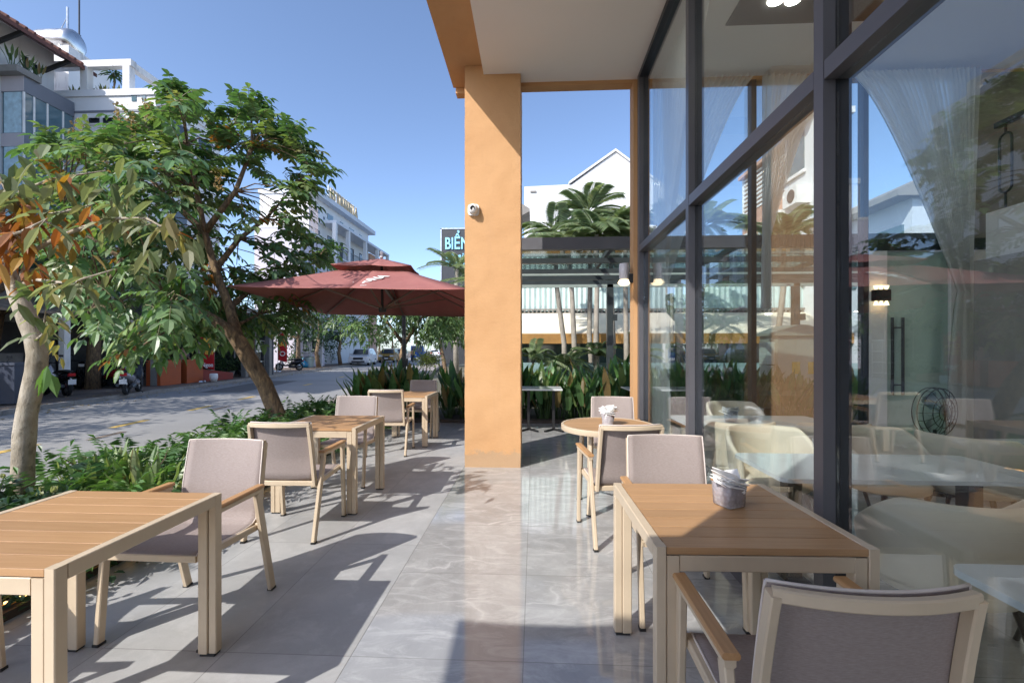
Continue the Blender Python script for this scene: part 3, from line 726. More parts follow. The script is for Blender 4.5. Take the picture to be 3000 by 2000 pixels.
def tub_chair():
    r=thing('tub_chair','','chair',(0,0,0),0,'cream tub chairs inside the cafe')
    m=MB(); n=26
    a0,a1=math.radians(-28),math.radians(208)
    def sh(u,v):
        a=a0+(a1-a0)*u; e=math.sin(PI*u)
        z0=.42; z1=.62+.19*min(1,e*1.5); z=z0+(z1-z0)*v; rr=.255+.035*v
        return (rr*math.cos(a)*1.05,rr*math.sin(a)*.95,z)
    m.grid(sh,n,6); o=m.build('backrest',M['beige_shell'],r,True); s_=o.modifiers.new('thickness','SOLIDIFY'); s_.thickness=.04; s_.offset=0
    bv=o.modifiers.new('soft','SUBSURF'); bv.levels=1; bv.render_levels=1
    m=MB(); m.lathe([(0,.385),(.24,.385),(.265,.40),(.27,.44),(.25,.468),(.18,.476),(0,.478)],28); m.build('seat',M['beige_shell'],r,True)
    for sx in (-1,1):
        for sy in (-1,1):
            m=MB(); m.tube([(sx*.16,sy*.16,.39),(sx*.24,sy*.23,.0)],[.018,.011],8); m.build('leg',M['black'],r)
    return r
k0=tub_chair(); IG='cream tub chairs inside the cafe'
k0.location=(1.80,3.56,0); k0.rotation_euler.z=0; k0['label']='cream tub chair behind the long marble table, closest to the street glass'
for x,y,a,l in ((2.62,3.54,8,'cream tub chair behind the long marble table, deeper inside the room'),
    (1.80,2.12,182,'cream tub chair backing onto the near pane, between two marble tables'),
    (2.58,2.10,176,'cream tub chair beside another, between the two nearest marble tables'),
    (1.78,4.12,184,'cream tub chair on the camera side of the curtain corner table'),
    (2.55,4.1,178,'second cream tub chair on the camera side of the curtain corner table'),
    (2.3,5.32,5,'cream tub chair between the corner table and the garden glass'),
    (3.2,3.5,120,'cream tub chair turned aside at the end of the deep table'),
    (4.1,2.9,190,'cream tub chair on the near side of the deep inside table'),
    (1.9,.62,180,'cream tub chair at the lowest inside table, against the near glass')):
    place(k0,(x,y,0),math.radians(a),l,IG)
h3=thing('napkin_holder','white ribbed cup of napkins on the corner inside table','napkin holder',(1.95,4.62,.7025))
m=MB(); m.lathe([(0,0),(.06,0),(.07,.14),(.066,.14),(.056,.01),(0,.01)],20); m.build('tumbler',M['cup'],h3,True); napkins(h3,.05,11,.09,10)
h4=thing('napkin_holder','napkin cup on the long marble table right of the big mullion','napkin holder',(1.86,2.96,.7025))
m=MB(); m.lathe([(0,0),(.055,0),(.065,.11),(.061,.11),(.052,.01),(0,.01)],20); m.build('tumbler',M['cup'],h4,True); napkins(h4,.05,12,.08,10)
# floor fan in the room
fan=thing('floor_fan','round wire floor fan standing among the inside chairs','fan',(4.0,4.75,0),.3)
m=MB(); m.lathe([(0,0),(.18,0),(.17,.03),(0,.04)],20); m.tube([(0,0,.03),(0,0,.62)],.016,8); m.build('stand',M['black'],fan)
m=MB()
for rr,yy in ((.24,0),(.235,-.05),(.235,.05),(.15,-.08),(.08,-.09)):
    m.tube([(rr*math.cos(2*PI*q/28),yy,.80+rr*math.sin(2*PI*q/28)) for q in range(29)],.004,5)
for q in range(18):
    a=2*PI*q/18; m.tube([(0,-.09,.8),(.15*math.cos(a),-.08,.8+.15*math.sin(a)),(.235*math.cos(a),-.05,.8+.235*math.sin(a)),(.24*math.cos(a),0,.8+.24*math.sin(a))],.0025,4)
m.build('cage',M['black'],fan)
m=MB()
for q in range(3):
    a=2*PI*q/3; m.grid(lambda u,v,a=a:(( .03+.17*u)*math.cos(a+(v-.5)*.9),.02*(v-.5)*2,.8+(.03+.17*u)*math.sin(a+(v-.5)*.9)),4,4)
m.build('blade',simple('fan_blade',(.2,.3,.32),.3),fan)

# ------------------------------------------------------------------ the red parasol
t=NT('burgundy_canvas'); v=t.pos(); n=t.noise(v,5,4); n2=t.noise(v,260,2)
c=t.ramp(n,[(.3,(.41,.165,.15)),(.7,(.46,.195,.175))]); t.set(Base_Color=c,Roughness=.85); t.bump(n2,.15,.002)
tr=t.node('ShaderNodeBsdfTranslucent'); tr.inputs[0].default_value=(.50,.15,.12,1); mx=t.node('ShaderNodeMixShader'); mx.inputs[0].default_value=.30
t.link(t.p.outputs[0],mx.inputs[1]); t.link(tr.outputs[0],mx.inputs[2]); t.link(mx.outputs[0],t.out.inputs[0]); M['canvas']=t.mat
M['rib']=simple('taupe_painted_steel',(.20,.155,.12),.45)
def parasol(A,Bc,Cc,D,apex,pole,poletop,label,text=True):
    """square canopy given by corner points, apex, and a side pole with arm"""
    base=Vector((pole[0],pole[1],pole[2])); r=thing('parasol',label,'parasol',base,0,'red cantilever parasols')
    A,Bc,Cc,D,apex,poletop=[Vector(q)-base for q in (A,Bc,Cc,D,apex,poletop)]
    ctr=(A+Bc+Cc+D)/4; cor=[A,Bc,Cc,D]
    axis=(apex-ctr)
    # main canopy panels from corner ring to vent ring, sagging slightly between ribs
    q1=.33; m=MB()
    ring=[]
    for i in range(4):
        for k in range(2):
            p=cor[i].lerp(cor[(i+1)%4],k*.5); ring.append(p)
    def ray(p,t,sag): # t 0 edge ->1 apex
        x=p.lerp(apex,t); return x-axis.normalized()*sag*math.sin(PI*min(1,t))
    N=8; steps=10; sub=4
    for i in range(N):
        a,b=ring[i],ring[(i+1)%N]
        def fn(u,v,a=a,b=b):
            p=a.lerp(b,u); edge=-.025*math.sin(PI*u)*(1-v)
            inward=(ctr-p).normalized()*.02*math.sin(PI*u)*(1-v)
            return ray(p,v*(1-q1),.02)+axis.normalized()*(edge*.4-.03*math.sin(PI*u)*math.sin(PI*v))+inward
        m.grid(fn,6,steps)
    # short valance hem
    o=m.build('canopy',M['canvas'],r,True); sd_=o.modifiers.new('thickness','SOLIDIFY'); sd_.thickness=.006; sd_.offset=1
    # vent cap above
    m=MB(); up=axis.normalized()
    for i in range(N):
        a,b=ring[i],ring[(i+1)%N]
        def fn2(u,v,a=a,b=b):
            p=a.lerp(b,u); x=p.lerp(apex,.62+.38*v); return x+up*(.10*(1-.3*v)) - up*.02*math.sin(PI*u)*(1-v)
        m.grid(fn2,4,4)
    o=m.build('vent_cap',M['canvas'],r,True); sd_=o.modifiers.new('thickness','SOLIDIFY'); sd_.thickness=.006
    m=MB(); m.lathe([(0,.0),(.03,0),(.035,.03),(.012,.05),(.03,.075),(.03,.10),(0,.125)],14,apex+up*.075); m.build('finial',M['whitep'],r,True)
    hub=ctr-up*.08; 
    for i in range(N):
        p=ring[i]; q_=ray(p,.02,.02)-up*.02
        m=MB()
        pts=[ray(p,t_,.02)-up*(.022) for t_ in (0.02,.2,.4,.6,.75)]
        m.tube(pts,.011,6); m.build('rib',M['rib'],r)
        m=MB(); m.bar(hub,ray(p,.42,.02)-up*.035,.022,.022,ch=.003); m.build('strut',M['rib'],r)
    m=MB(); m.tube([hub-up*.05,hub+up*.03],[.06,.07],16); m.tube([hub,apex-up*.05],.022,10); m.build('hub',M['foot'],r)
    m=MB(); m.tube([Vector((0,0,0)),Vector((0,0,.9)),poletop],[.045,.045,.04],14); m.build('pole',M['dark_metal'],r)
    m=MB(); tp=apex+up*.02
    # arm from pole top over to the hub, below the cloth
    m.bar(poletop-Vector((0,0,.02)),hub.lerp(apex,.55),.05,.06,ch=.006); m.build('arm',M['rib'],r)
    m=MB(); m.box(0,0,.03,.5,.5,.06); m.build('base_plate',M['dark_metal'],r)
    m=MB(); m.box(.05,0,1.15,.06,.05,.14); m.tube([(.08,0,1.15),(.17,0,1.12)],.008,6); m.build('crank',M['foot'],r)
    if text:
        # lettering printed on the near panel
        a,b=A,Bc
        def lay(name,body,size,u0,v0,du,dv,thick):
            cu=bpy.data.curves.new(name,'FONT'); cu.body=body; cu.size=size; cu.offset=thick; cu.resolution_u=2
            t_=bpy.data.objects.new(name,cu); COL.objects.link(t_); dg=bpy.context.evaluated_depsgraph_get(); me=bpy.data.meshes.new_from_object(t_.evaluated_get(dg)); bpy.data.objects.remove(t_)
            ex=(b-a).normalized(); mid=a.lerp(b,.5); ey=(apex-mid).normalized(); nn=ex.cross(ey).normalized()
            if nn.z<0: nn=-nn
            wx=ex*du+ey*dv; wy=(-ex*dv+ey*du)
            for vv in me.vertices:
                q=a.lerp(b,u0)+ (apex-mid)*v0 + wx*vv.co.x+wy*vv.co.y
                # follow the sagging cloth
                s_=(q-mid).dot(ey)/(apex-mid).length; vv.co=q-up*.02*math.sin(PI*max(0,min(1,s_)))-up*.012+nn*.012
            me.materials.append(M['whitep']); o=bpy.data.objects.new(name,me); COL.objects.link(o); o.parent=r
        lay('lettering','BUNA',.21,.515,.17,.5,.866,.010)
        lay('lettering','nhà hàng',.075,.47,.10,1.0,.0,.003)
    return r
A=W(664,839,6.2); Bc=W(1378,848,6.35); Cc=W(1416,928,9.3); D=W(953,920,9.3); apx=W(1118,757,7.75); apx.z=2.90
pole=W(1184,1023,9.75); pole.z=-.02; pt=W(1183,918,9.75)
parasol(A,Bc,Cc,D,apx,pole,pt,'dusty red square parasol with white lettering above the far left table')
# its twin behind the camera (its shadow falls on the near right table and floor)
parasol((-2.64,-.17,2.8),(-.92,-.17,2.8),(-.92,-2.4,2.8),(-2.64,-2.4,2.8),(-1.78,-1.3,3.3),(-1.78,-2.7,0),(-1.78,-2.7,2.8),'dusty red parasol standing behind the viewpoint, shading the near right table',False)
# ------------------------------------------------------------------ far side of the street
def bpart(t_,name,mb,mat,smooth=False):
    o=mb.build(name,mat,t_,smooth); o.location=-t_.location; return o
stain=NT('weathered_white_render'); v=stain.pos(obj=False); n=stain.noise(stain.pos(obj=False,scale=(1.2,1.2,.25)),1.8,7,.65)
stain.set(Base_Color=stain.mix(stain.ramp(n,[(.55,0.),(.72,.75)]),(.72,.71,.69),(.16,.15,.14)),Roughness=.85); M['stained']=stain.mat
XW,XB=-18.85,-18.0
ha=thing('white_house','white house with a brown tiled eave and a grey glazed bay','house',(-19,14,0))
zt=lambda u,v,X: onX(u,v,X).z
m=MB(); m.bx(-30,XW,6,16.98,0,onX(60,95,-17.9).z-.07+.548*1.15); bpart(ha,'wall',m,M['white'])
# gable roof slab whose eave overhangs the street side
ze=onX(60,95,-17.9).z
m=MB(); m.prism([(-17.7,4,ze-.05),(-17.7,4,ze+.10),(-24,4,ze+3.6),(-24,4,ze+3.4)],(0,13.6,0)); bpart(ha,'roof',m,M['roof_tile'])
m=MB()
for yy in (9,11.2,13.4,15.0,16.6): m.bar((XW+.02,yy,ze-.35),(-17.8,yy,ze-.0),.09,.14); 
bpart(ha,'eave_bracket',m,M['shelldark'])['kind']='stuff'
# tile ribs along the eave
m=MB(); y=4.1
while y<17.5: m.tube([(-17.68,y,ze+.13),(-20.5,y,ze+.13+2.8*.556)],.06,5); y+=.28
o=bpart(ha,'ridge_tile',m,M['roof_tile']); o['kind']='stuff'
# windows in the upper wall
for ua,ub,va,vb in ((60,83,155,212),(88,110,178,240)):
    pa,pb=onX(ua,va,XW),onX(ub,vb,XW); ztp=pa.z; zb=onX(ua,210,XW).z if ua<80 else onX(ub,240,XW).z
    m=MB(); m.bx(XW-.02,XW+.035,pa.y,pb.y,zb,ztp); wn=bpart(ha,'window',m,M['win_dark'])
    m=MB(); 
    for yy in (pa.y,pb.y): m.bx(XW+.036,XW+.07,yy-.04,yy+.04,zb,ztp)
    for zz in (zb,ztp): m.bx(XW+.036,XW+.07,pa.y+.041,pb.y-.041,zz-.04,zz+.04)
    o=m.build('frame',M['whitep'],wn)
# bay
Y0,Y1=15.2,16.96
zs=[onX(69,vv,XB).z for vv in (222,268,388,428,900)]
for za,zb in ((zs[1],zs[0]),(zs[3],zs[2]),(3.2,zs[3]-3.2)):
    m=MB(); m.bx(XW,XB,Y0,Y1,za,zb); bpart(ha,'bay_band',m,M['grey_panel'])
for za,zb in ((zs[2],zs[1]),(zs[3]-3.2,zs[3])):
    m=MB(); m.bx(XW+.03,XB-.03,Y0+.03,Y1-.03,za,zb); bay=bpart(ha,'bay_window',m,M['teal_glass'])
    m=MB(); m.bx(XW+.1,XB-.1,Y0+.012,Y0+.028,za,zb); m.cur=1
    m.build('blind',[simple('pale_blind',(.45,.6,.66),.7,var=.2,scale=6),M['white']],bay)
    m=MB()
    for yy in (Y0+.35,Y0+.8,Y1-.4): m.bx(XB-.028,XB-.005,yy-.03,yy+.03,za,zb)
    m.bx(XB-.05,XB,Y0,Y0+.05,za,zb); m.build('mullion',M['whitep'],bay)
for za,zb in ((zs[1]+.02,zs[0]),(zs[3],zs[2]-.02)):
    m=MB(); m.bx(XW,XB+.012,Y0-.012,Y0-.001,za,zb); bpart(ha,'bay_cladding',m,M['mauve_panel'])
m=MB(); m.bx(XW,-17.9,Y0-.3,Y0+.5,zs[0]+.001,zs[0]+.22); bpart(ha,'window_box',m,M['concrete'])

hb=thing('white_house','white terraced house with open rooftop frame above two small square vents','house',(-16,17,0))
XC=-14.70; YB=17.0
zp=onY(350,263,YB).z; zf=onY(300,170,YB).z
m=MB(); m.bx(-30,XC,YB,20.6,3.3,zp-.25); bpart(hb,'wall',m,M['white'])
m=MB(); m.bx(-30,XC+.06,YB-.06,20.65,zp-.249,zp); bpart(hb,'parapet',m,M['white'])
m=MB(); zz=onY(350,326,YB).z; m.bx(-26,XC+.03,YB-.03,20.62,zz-.04,zz+.04); bpart(hb,'string_course',m,M['grey_panel'])
fx=onY(362,263,YB).x; lx=onY(237,263,YB).x
m=MB(); m.bx(lx-2.5,fx+.2,YB+.1,YB+.36,zf-.26,zf); m.bx(fx-.14,fx+.14,YB+.1,YB+.36,zp,zf-.261); m.bx(fx-.14,fx+.14,YB+.361,20.4,zf-.26,zf); m.bx(lx-.14,lx+.14,YB+.1,YB+.36,zp,zf-.261); m.bx(fx-.14,fx+.14,20,20.4,zp,zf-.261)
bpart(hb,'rooftop_frame',m,M['stained'])
for (ua,ub,va,vb) in ((387,400,277,297),(417,428,276,297)):
    a,b=onY(ua,va,YB),onY(ub,vb,YB); m=MB(); m.bx(a.x,b.x,YB-.025,YB+.02,b.z,a.z); bpart(hb,'vent_window',m,M['teal_glass'])
for (ua,ub,va,vb) in ((262,292,345,363),(303,333,345,363)):
    a,b=onY(ua,va,YB),onY(ub,vb,YB); m=MB(); m.bx(a.x,b.x,YB-.025,YB+.02,b.z,a.z); wn=bpart(hb,'window',m,M['win_dark'])
    m=MB(); m.bx(a.x-.05,b.x+.05,YB-.06,YB-.026,b.z-.05,b.z); m.bx(a.x-.05,b.x+.05,YB-.06,YB-.026,a.z,a.z+.05); m.prism([(a.x,YB-.03,a.z),(b.x,YB-.03,a.z),(b.x,YB-.28,b.z+.1),(a.x,YB-.28,b.z+.1)],(0,.02,.0)); m.build('frame',M['whitep'],wn)
for k,(yy,zz_) in enumerate(((18.2,10.0),(19.6,10.0),(18.2,6.4),(19.6,6.4))):
    m=MB(); m.bx(XC-.02,XC+.03,yy-.35,yy+.35,zz_-.7,zz_+.7); wn=bpart(hb,'window',m,M['win_dark']); m=MB(); m.bx(XC+.031,XC+.07,yy-.42,yy+.42,zz_-.78,zz_-.70); m.build('sill',M['whitep'],wn)
# stair tower and tank behind the roof line
ta,tb=onY(118,300,18.6),onY(201,117,18.6)
m=MB(); m.bx(ta.x-.5,tb.x,18.6,20.5,ta.z-3,onY(150,135,18.6).z); bpart(hb,'stair_tower',m,M['stained'])
cz=onY(150,135,18.6).z
tk=thing('water_tank','steel water tank lying on the white roof tower','water tank',((onY(110,110,19.3).x+onY(222,110,19.3).x)/2,19.4,cz+.66))
m=MB(); L_=(onY(222,100,19.3).x-onY(110,100,19.3).x)/2
prof=[(0,-L_),(.35,-L_),(.52,-L_+.12),(.55,-L_+.3),(.55,L_-.3),(.52,L_-.12),(.35,L_),(0,L_)]
m.lathe(prof,24); o=m.build('tank',M['chrome'],tk,True); o.rotation_euler=(0,PI/2,0)
m=MB(); m.box(-L_*.6,0,-.62,.08,1,.5); m.box(L_*.6,0,-.62,.08,1,.5); m.box(0,.0,-.6,L_*1.3,.06,.06); m.build('stand',M['stained'],tk)
m=MB(); m.tube([(L_*.45,0,.4),(L_*.45,0,1.6)],.05,8); m.tube([(L_*.45,0,1.2),(-L_*.3,.2,.5)],.02,5); m.build('pipe',M['chrome'],tk)
ap=onY(232,0,21); m=MB(); m.tube([(0,0,0),(0,0,7)],.035,6); m.box(0,0,5.0,.1,.1,.5); tag(m.build('antenna_mast',M['dark_metal'],loc=(ap.x,21,11.4)),'thin antenna mast rising behind the white roof tower','antenna')
# open shop under it: pillars, awning, dark depth, orange counter
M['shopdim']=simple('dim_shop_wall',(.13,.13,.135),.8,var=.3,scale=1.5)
sh=thing('street_shop','open fronted street shop with orange counter boards under the white house','shop',(-16,20,0))
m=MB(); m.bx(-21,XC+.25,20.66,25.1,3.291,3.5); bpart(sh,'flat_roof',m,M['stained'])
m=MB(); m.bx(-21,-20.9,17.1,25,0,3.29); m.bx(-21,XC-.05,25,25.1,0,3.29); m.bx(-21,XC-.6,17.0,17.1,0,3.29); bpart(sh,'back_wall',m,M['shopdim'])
for yy in (17.2,20.2,22.7,24.8):
    m=MB(); m.bx(XC-.3,XC-.05,yy-.12,yy+.12,0,3.29); bpart(sh,'pillar',m,M['concrete'])
ca,cb,cd,ce=onX(464,1119,XC),onX(525,1114,XC),onX(542,1112,XC),onX(590,1108,XC)
for a_,b_ in ((ca,cb),(cd,ce)):
    m=MB(); m.bx(XC-.0,XC+.08,a_.y,b_.y,0.0,1.0); m.bx(XC-.5,XC-.001,a_.y,a_.y+.06,0,1.0); bpart(sh,'counter_board',m,M['orange_board'])
m=MB(); m.prism([(XC+.0,ce.y,0),(XC+.0,ce.y,.55),(XC,ce.y+2.0,.3),(XC,ce.y+2.0,0)],(.08,0,0)); bpart(sh,'ramp_board',m,simple('red_board',(.25,.03,.02),.7))
m=MB()
for yy in (19.4,21.8,23.5): m.tube([(XC-.1,yy,1.0),(XC-.1,yy,3.2)],.03,6)
bpart(sh,'shop_post',m,M['concrete'])['kind']='stuff'
m=MB(); m.bx(XC-.8,XC-.3,23.4,24.6,.2,1.9); sc2=bpart(sh,'glass_case',m,M['cup'])
m=MB()
for zz in (.2,.75,1.3,1.88): m.bx(XC-.82,XC-.28,23.38,24.62,zz,zz+.04)
for xx in (XC-.82,XC-.3):
    for yy in (23.38,24.59): m.bx(xx,xx+.03,yy,yy+.03,.0,1.92)
m.build('shelf_frame',M['chrome'],sc2)
# shopfront with tiled awning at the left, under the first house
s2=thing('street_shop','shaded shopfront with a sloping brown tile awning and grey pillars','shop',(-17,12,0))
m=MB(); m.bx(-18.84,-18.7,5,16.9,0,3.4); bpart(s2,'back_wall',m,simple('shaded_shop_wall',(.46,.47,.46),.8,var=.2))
m=MB(); m.prism([(-15.2,4,2.55),(-15.2,4,2.63),(-18.7,4,4.0),(-18.7,4,3.9)],(0,12.8,0)); bpart(s2,'awning',m,simple('sandy_roof_tiles',(.30,.24,.19),.85,var=.3,scale=6,bump=.5,bscale=12))
for yy in (8.2,11.6,14.2,16.6):
    m=MB(); m.bx(-15.5,-15.3,yy-.1,yy+.1,0,2.6); bpart(s2,'pillar',m,M['whitep'])
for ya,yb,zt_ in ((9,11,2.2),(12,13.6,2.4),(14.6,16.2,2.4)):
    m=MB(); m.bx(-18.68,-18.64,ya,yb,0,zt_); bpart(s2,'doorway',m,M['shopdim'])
m=MB(); m.bx(-18.3,-17.2,12.2,14.5,0,1.3); bpart(s2,'display_case',m,M['concrete'])
m=MB(); m.bx(-16.6,-16.0,11.0,12.0,.0,.75); m.bx(-16.7,-15.9,10.9,12.1,.751,.79); tag(m.build('market_table',simple('brown_tabletop',(.2,.12,.06),.6)),'low brown table set out under the tile awning','table')
# third house, lilac
hd=thing('lilac_house','plain lilac house wall rising behind the leaning tree','house',(-16,29.4,0))
ztop=onY(850,665,29.4).z
m=MB(); m.bx(-19.2,-15.5,29.4,38,0,ztop); bpart(hd,'wall',m,M['lilac'])
m=MB(); m.bx(-19.2,-15.44,29.34,38.05,ztop,ztop+.18); bpart(hd,'parapet',m,M['white'])
for k,(yy,zz) in enumerate(((31,6.6),(33,6.6),(35.4,6.6),(31,2.0),(34,2.0))):
    m=MB(); m.bx(-15.52,-15.46,yy-.5,yy+.5,zz-.9,zz+.9); w2=bpart(hd,'window',m,M['win_dark']); m=MB(); m.bx(-15.459,-15.2,yy-.7,yy+.7,zz-1.0,zz-.92); m.build('sill',M['white'],w2)
m=MB()
for k in range(14): m.tube([(-15.5,29.6+k*.45,ztop+.18),(-15.5,29.6+k*.45,ztop+2.2)],.025,4)
for k in range(5): m.tube([(-15.5,29.5,ztop+.5+k*.42),(-15.5,35.6,ztop+.5+k*.42)],.02,4)
for k in range(7): m.tube([(-15.6-k*.5,29.5,ztop+.18),(-15.6-k*.5,29.5,ztop+2.2)],.025,4)
bpart(hd,'trellis',m,simple('dull_pink_trellis',(.42,.33,.32),.7))
for yy,zz in ((32.1,4.4),(34.2,4.5)):
    m=MB(); m.bx(-15.46,-15.0,yy-.42,yy+.42,zz-.3,zz+.3); ac=bpart(hd,'air_conditioner',m,M['whitep']); m=MB(); m.lathe([(0,0),(.22,0),(.22,.02),(0,.02)],14); o=m.build('fan_grille',M['dark_metal'],ac); o.location=(-14.99,yy-.1,zz); o.rotation_euler=(0,PI/2,0)
m=MB(); m.tube([(-15.9,29.3,0),(-15.9,29.3,ztop)],.06,8); bpart(hd,'drain_pipe',m,M['grey_panel'])
m=MB(); m.bx(-15.2,-15.0,31.2,31.4,0,3.0); m.bx(-15.2,-15,34.9,35.1,0,3); m.bx(-15.48,-15.0,31.1,35.2,3.001,3.15); bpart(hd,'porch',m,M['white'])
hd.location+=Vector((-3.0,5.7,0)); hd.scale=(1,.49,1.16)
# fourth: hotel with roof letters
XH=-20.0; YH=39.5
hc=thing('hotel','four storey pale hotel with roof letters seen past the tree','hotel',(-20,40,0))
zt4=onY(905,556,YH).z
m=MB(); m.bx(-24.5,XH,YH,54,0,zt4-.3); bpart(hc,'wall',m,M['white'])
m=MB(); m.bx(-24.6,XH+.7,YH-.1,54.5,zt4-.299,zt4+.15); bpart(hc,'roof',m,M['pale_blue'])
z3=onX(960,660,XH).z
m=MB(); m.bx(XH+.001,XH+1.6,YH+2,57,z3-.25,z3); bpart(hc,'balcony_roof',m,M['pale_blue'])
for yy in (YH+2.1,44.6,49.2,53,56.8):
    m=MB(); m.bx(XH+1.25,XH+1.59,yy-.17,yy+.17,z3-6.5,z3-.251); bpart(hc,'pillar',m,M['white'])
m=MB(); m.bx(XH-4,XH,54.51,57,0,z3-.3); bpart(hc,'wing_wall',m,M['peach'])
for lev in (z3-3.3,z3-6.6):
    m=MB(); m.bx(XH+.002,XH+1.6,YH+2,57,lev-.12,lev); bpart(hc,'balcony_floor',m,M['pale_blue'])
    m=MB(); y=YH+2.2
    while y<56.8: m.tube([(XH+1.5,y,lev),(XH+1.5,y,lev+.95)],.025,4); y+=.32
    m.bx(XH+1.46,XH+1.54,YH+2,57,lev+.95,lev+1.0); bpart(hc,'railing',m,M['dark_metal'])
yy=YH+1.6; k=0
while yy<53.6:
    m=MB(); wd=.35 if k%2==0 else .6
    m.bx(XH-.02,XH+.05,yy-wd,yy+wd,z3+.6,zt4-1.0); w2=bpart(hc,'window',m,M['teal_glass'])
    m=MB(); m.lathe([(0,0),(.16,0),(.16,.03),(0,.03)],10); o=m.build('round_vent',M['win_dark'],hc); o.location=Vector((XH+.01,yy+1.3,zt4-1.7))-hc.location; o.rotation_euler=(0,PI/2,0)
    for lev in (z3-3.3,z3-6.6):
        m=MB(); m.bx(XH-.02,XH+.05,yy-wd,yy+wd,lev+.1,lev+2.3); bpart(hc,'window',m,M['win_dark'])
    yy+=2.6; k+=1
yl0=onX(966,580,XH+.5).y; yl1=onX(1047,630,XH+.5).y
letm=simple('faded_gold_letters',(.42,.36,.24),.5)
Mx=Matrix(((0,0,1,0),(1,0,0,0),(0,1,0,0),(0,0,0,1)))
tx=text_mesh('roof_letters','KS THANH LA',1.5,letm,hc,Matrix.Identity(4),.08,.02)
wdt=max(v.co.x for v in tx.data.vertices); k_=(yl1-yl0)/wdt
tx.data.transform(Mx@Matrix.Diagonal((k_,1,1,1))); tx.location=Vector((XH+.5,yl0,zt4+.25))-hc.location
m=MB()
for q in range(9): m.tube([(XH+.35,yl0+(yl1-yl0)*q/8,zt4+.15),(XH+.35,yl0+(yl1-yl0)*q/8,zt4+1.5)],.05,4)
m.tube([(XH+.35,yl0,zt4+.2),(XH+.35,yl1,zt4+.2)],.05,4); m.tube([(XH+.35,yl0,zt4+1.4),(XH+.35,yl1,zt4+1.4)],.04,4)
bpart(hc,'letter_rack',m,M['stained'])
# sign tower beyond the terrace
st=thing('sign_tower','dark grey sign tower with pale blue lettering beside the column','sign',(-8,45,0))
a_=onY(1294,672,45); b_=onY(1425,672,45)
m=MB(); m.bx(a_.x,b_.x,45,46.2,0,a_.z); bpart(st,'panel',m,M['dark_metal'])
m=MB(); m.bx(a_.x-.12,a_.x-.001,44.95,46.2,0,a_.z+.1); m.bx(a_.x-.12,b_.x,44.95,46.2,a_.z+.001,a_.z+.12); bpart(st,'trim',m,M['chrome'])
blue=simple('pale_blue_letters',(.30,.66,.85),.5)
def frontal(body,u0,v0,capv,Y,width_u,mat,par):
    p=onY(u0,v0,Y); cap=(v0-capv)/FPX*Y
    o=text_mesh('lettering',body,cap/.70,mat,par,Matrix.Identity(4),.05,.03)
    wd=max(v.co.x for v in o.data.vertices); tw=width_u/FPX*Y
    o.data.transform(Matrix(((1,0,0,0),(0,0,-1,0),(0,1,0,0),(0,0,0,1)))@Matrix.Diagonal((tw/wd,1,1,1)))
    o.location=Vector((p.x,Y-.06,p.z))-par.location; return o
frontal('BIỂN',1303,730,696,45,72,blue,st)
frontal('HẢI SẢN',1307,760,748,45,72,blue,st)
frontal('TƯƠI',1307,778,764,45,60,blue,st)

# ------------------------------------------------------------------ garden end on the right
M['perg']=simple('pergola_grey_steel',(.115,.115,.125),.4)
pg=thing('pergola','dark steel pergola with a glass roof behind the round table','pergola',(1.7,8.6,0))
m=MB(); m.bx(-.75,7.5,7.25,7.37,3.01,3.20); bpart(pg,'front_beam',m,M['perg'])
m=MB(); m.bx(-.75,7.5,10.6,10.72,2.93,3.10); bpart(pg,'rear_beam',m,M['perg'])
for yy,zz in ((8.3,3.07),(9.3,3.05),(10.1,3.04)):
    m=MB(); m.bx(-.75,7.5,yy-.04,yy+.04,zz-.09,zz); bpart(pg,'cross_bar',m,M['perg'])
for xx in (-.75,1.30,3.4,5.5,7.44):
    m=MB(); m.bx(xx-.03,xx+.03,7.371,10.599,3.101,3.17); bpart(pg,'rafter',m,M['perg'])
m=MB(); m.prism([(-.75,7.38,3.175),(7.5,7.38,3.175),(7.5,10.7,3.115),(-.75,10.7,3.115)],(0,0,.012)); bpart(pg,'glass_roof',m,M['glass_roof'])
m=MB(); m.bx(-.75,7.4,10.53,10.59,2.85,2.915); m.bx(-.75,7.4,9.25,9.29,2.92,2.955); bpart(pg,'light_strip',m,M['whitep'])
for xx in (1.74,5.9,-.70):
    m=MB(); m.bx(xx-.07,xx+.07,10.53,10.66,0,2.929); m.box(xx+.1,10.5,2.15,.1,.08,.14); bpart(pg,'post',m,M['perg'])
# neighbouring restaurant front
nb=thing('restaurant','neighbouring restaurant with teal sheet wall, cream awning and amber edge','restaurant',(3,16,0))
NX=-1.9
m=MB(); m.bx(NX,14,16,16.2,0,4.6); bpart(nb,'wall',m,simple('shaded_restaurant_wall',(.22,.24,.24),.7,var=.2))
m=MB(); x=NX
while x<14: m.prism([(x,15.9,2.75),(x+.09,15.86,2.75),(x+.18,15.9,2.75)],(0,0,1.9)); x+=.18
bpart(nb,'sheet_wall',m,M['corr'])
m=MB(); x=NX
while x<14: m.bx(x,x+.05,15.78,15.82,2.45,2.78); x+=.14
m.bx(NX,14,15.77,15.83,2.78,2.83); bpart(nb,'louvre',m,M['concrete'])
m=MB(); m.prism([(NX,15.8,2.62),(NX,15.8,2.68),(NX,13.9,1.93),(NX,13.9,1.87)],(14-NX,0,0)); bpart(nb,'awning',m,M['cream'])
m=MB(); m.bx(NX,14,13.86,13.895,1.60,1.90); bpart(nb,'awning_edge',m,M['amber'])
m=MB()
for k in range(9): m.bx(NX+.1+k*1.7,NX+1.65+k*1.7,15.94,15.99,.2,1.85)
bpart(nb,'shop_window',m,M['teal_glass'])
m=MB()
for k in range(10): m.bx(NX+.05+k*1.7-.045,NX+.05+k*1.7+.045,15.90,15.999,0,1.9)
bpart(nb,'window_frame',m,M['white'])
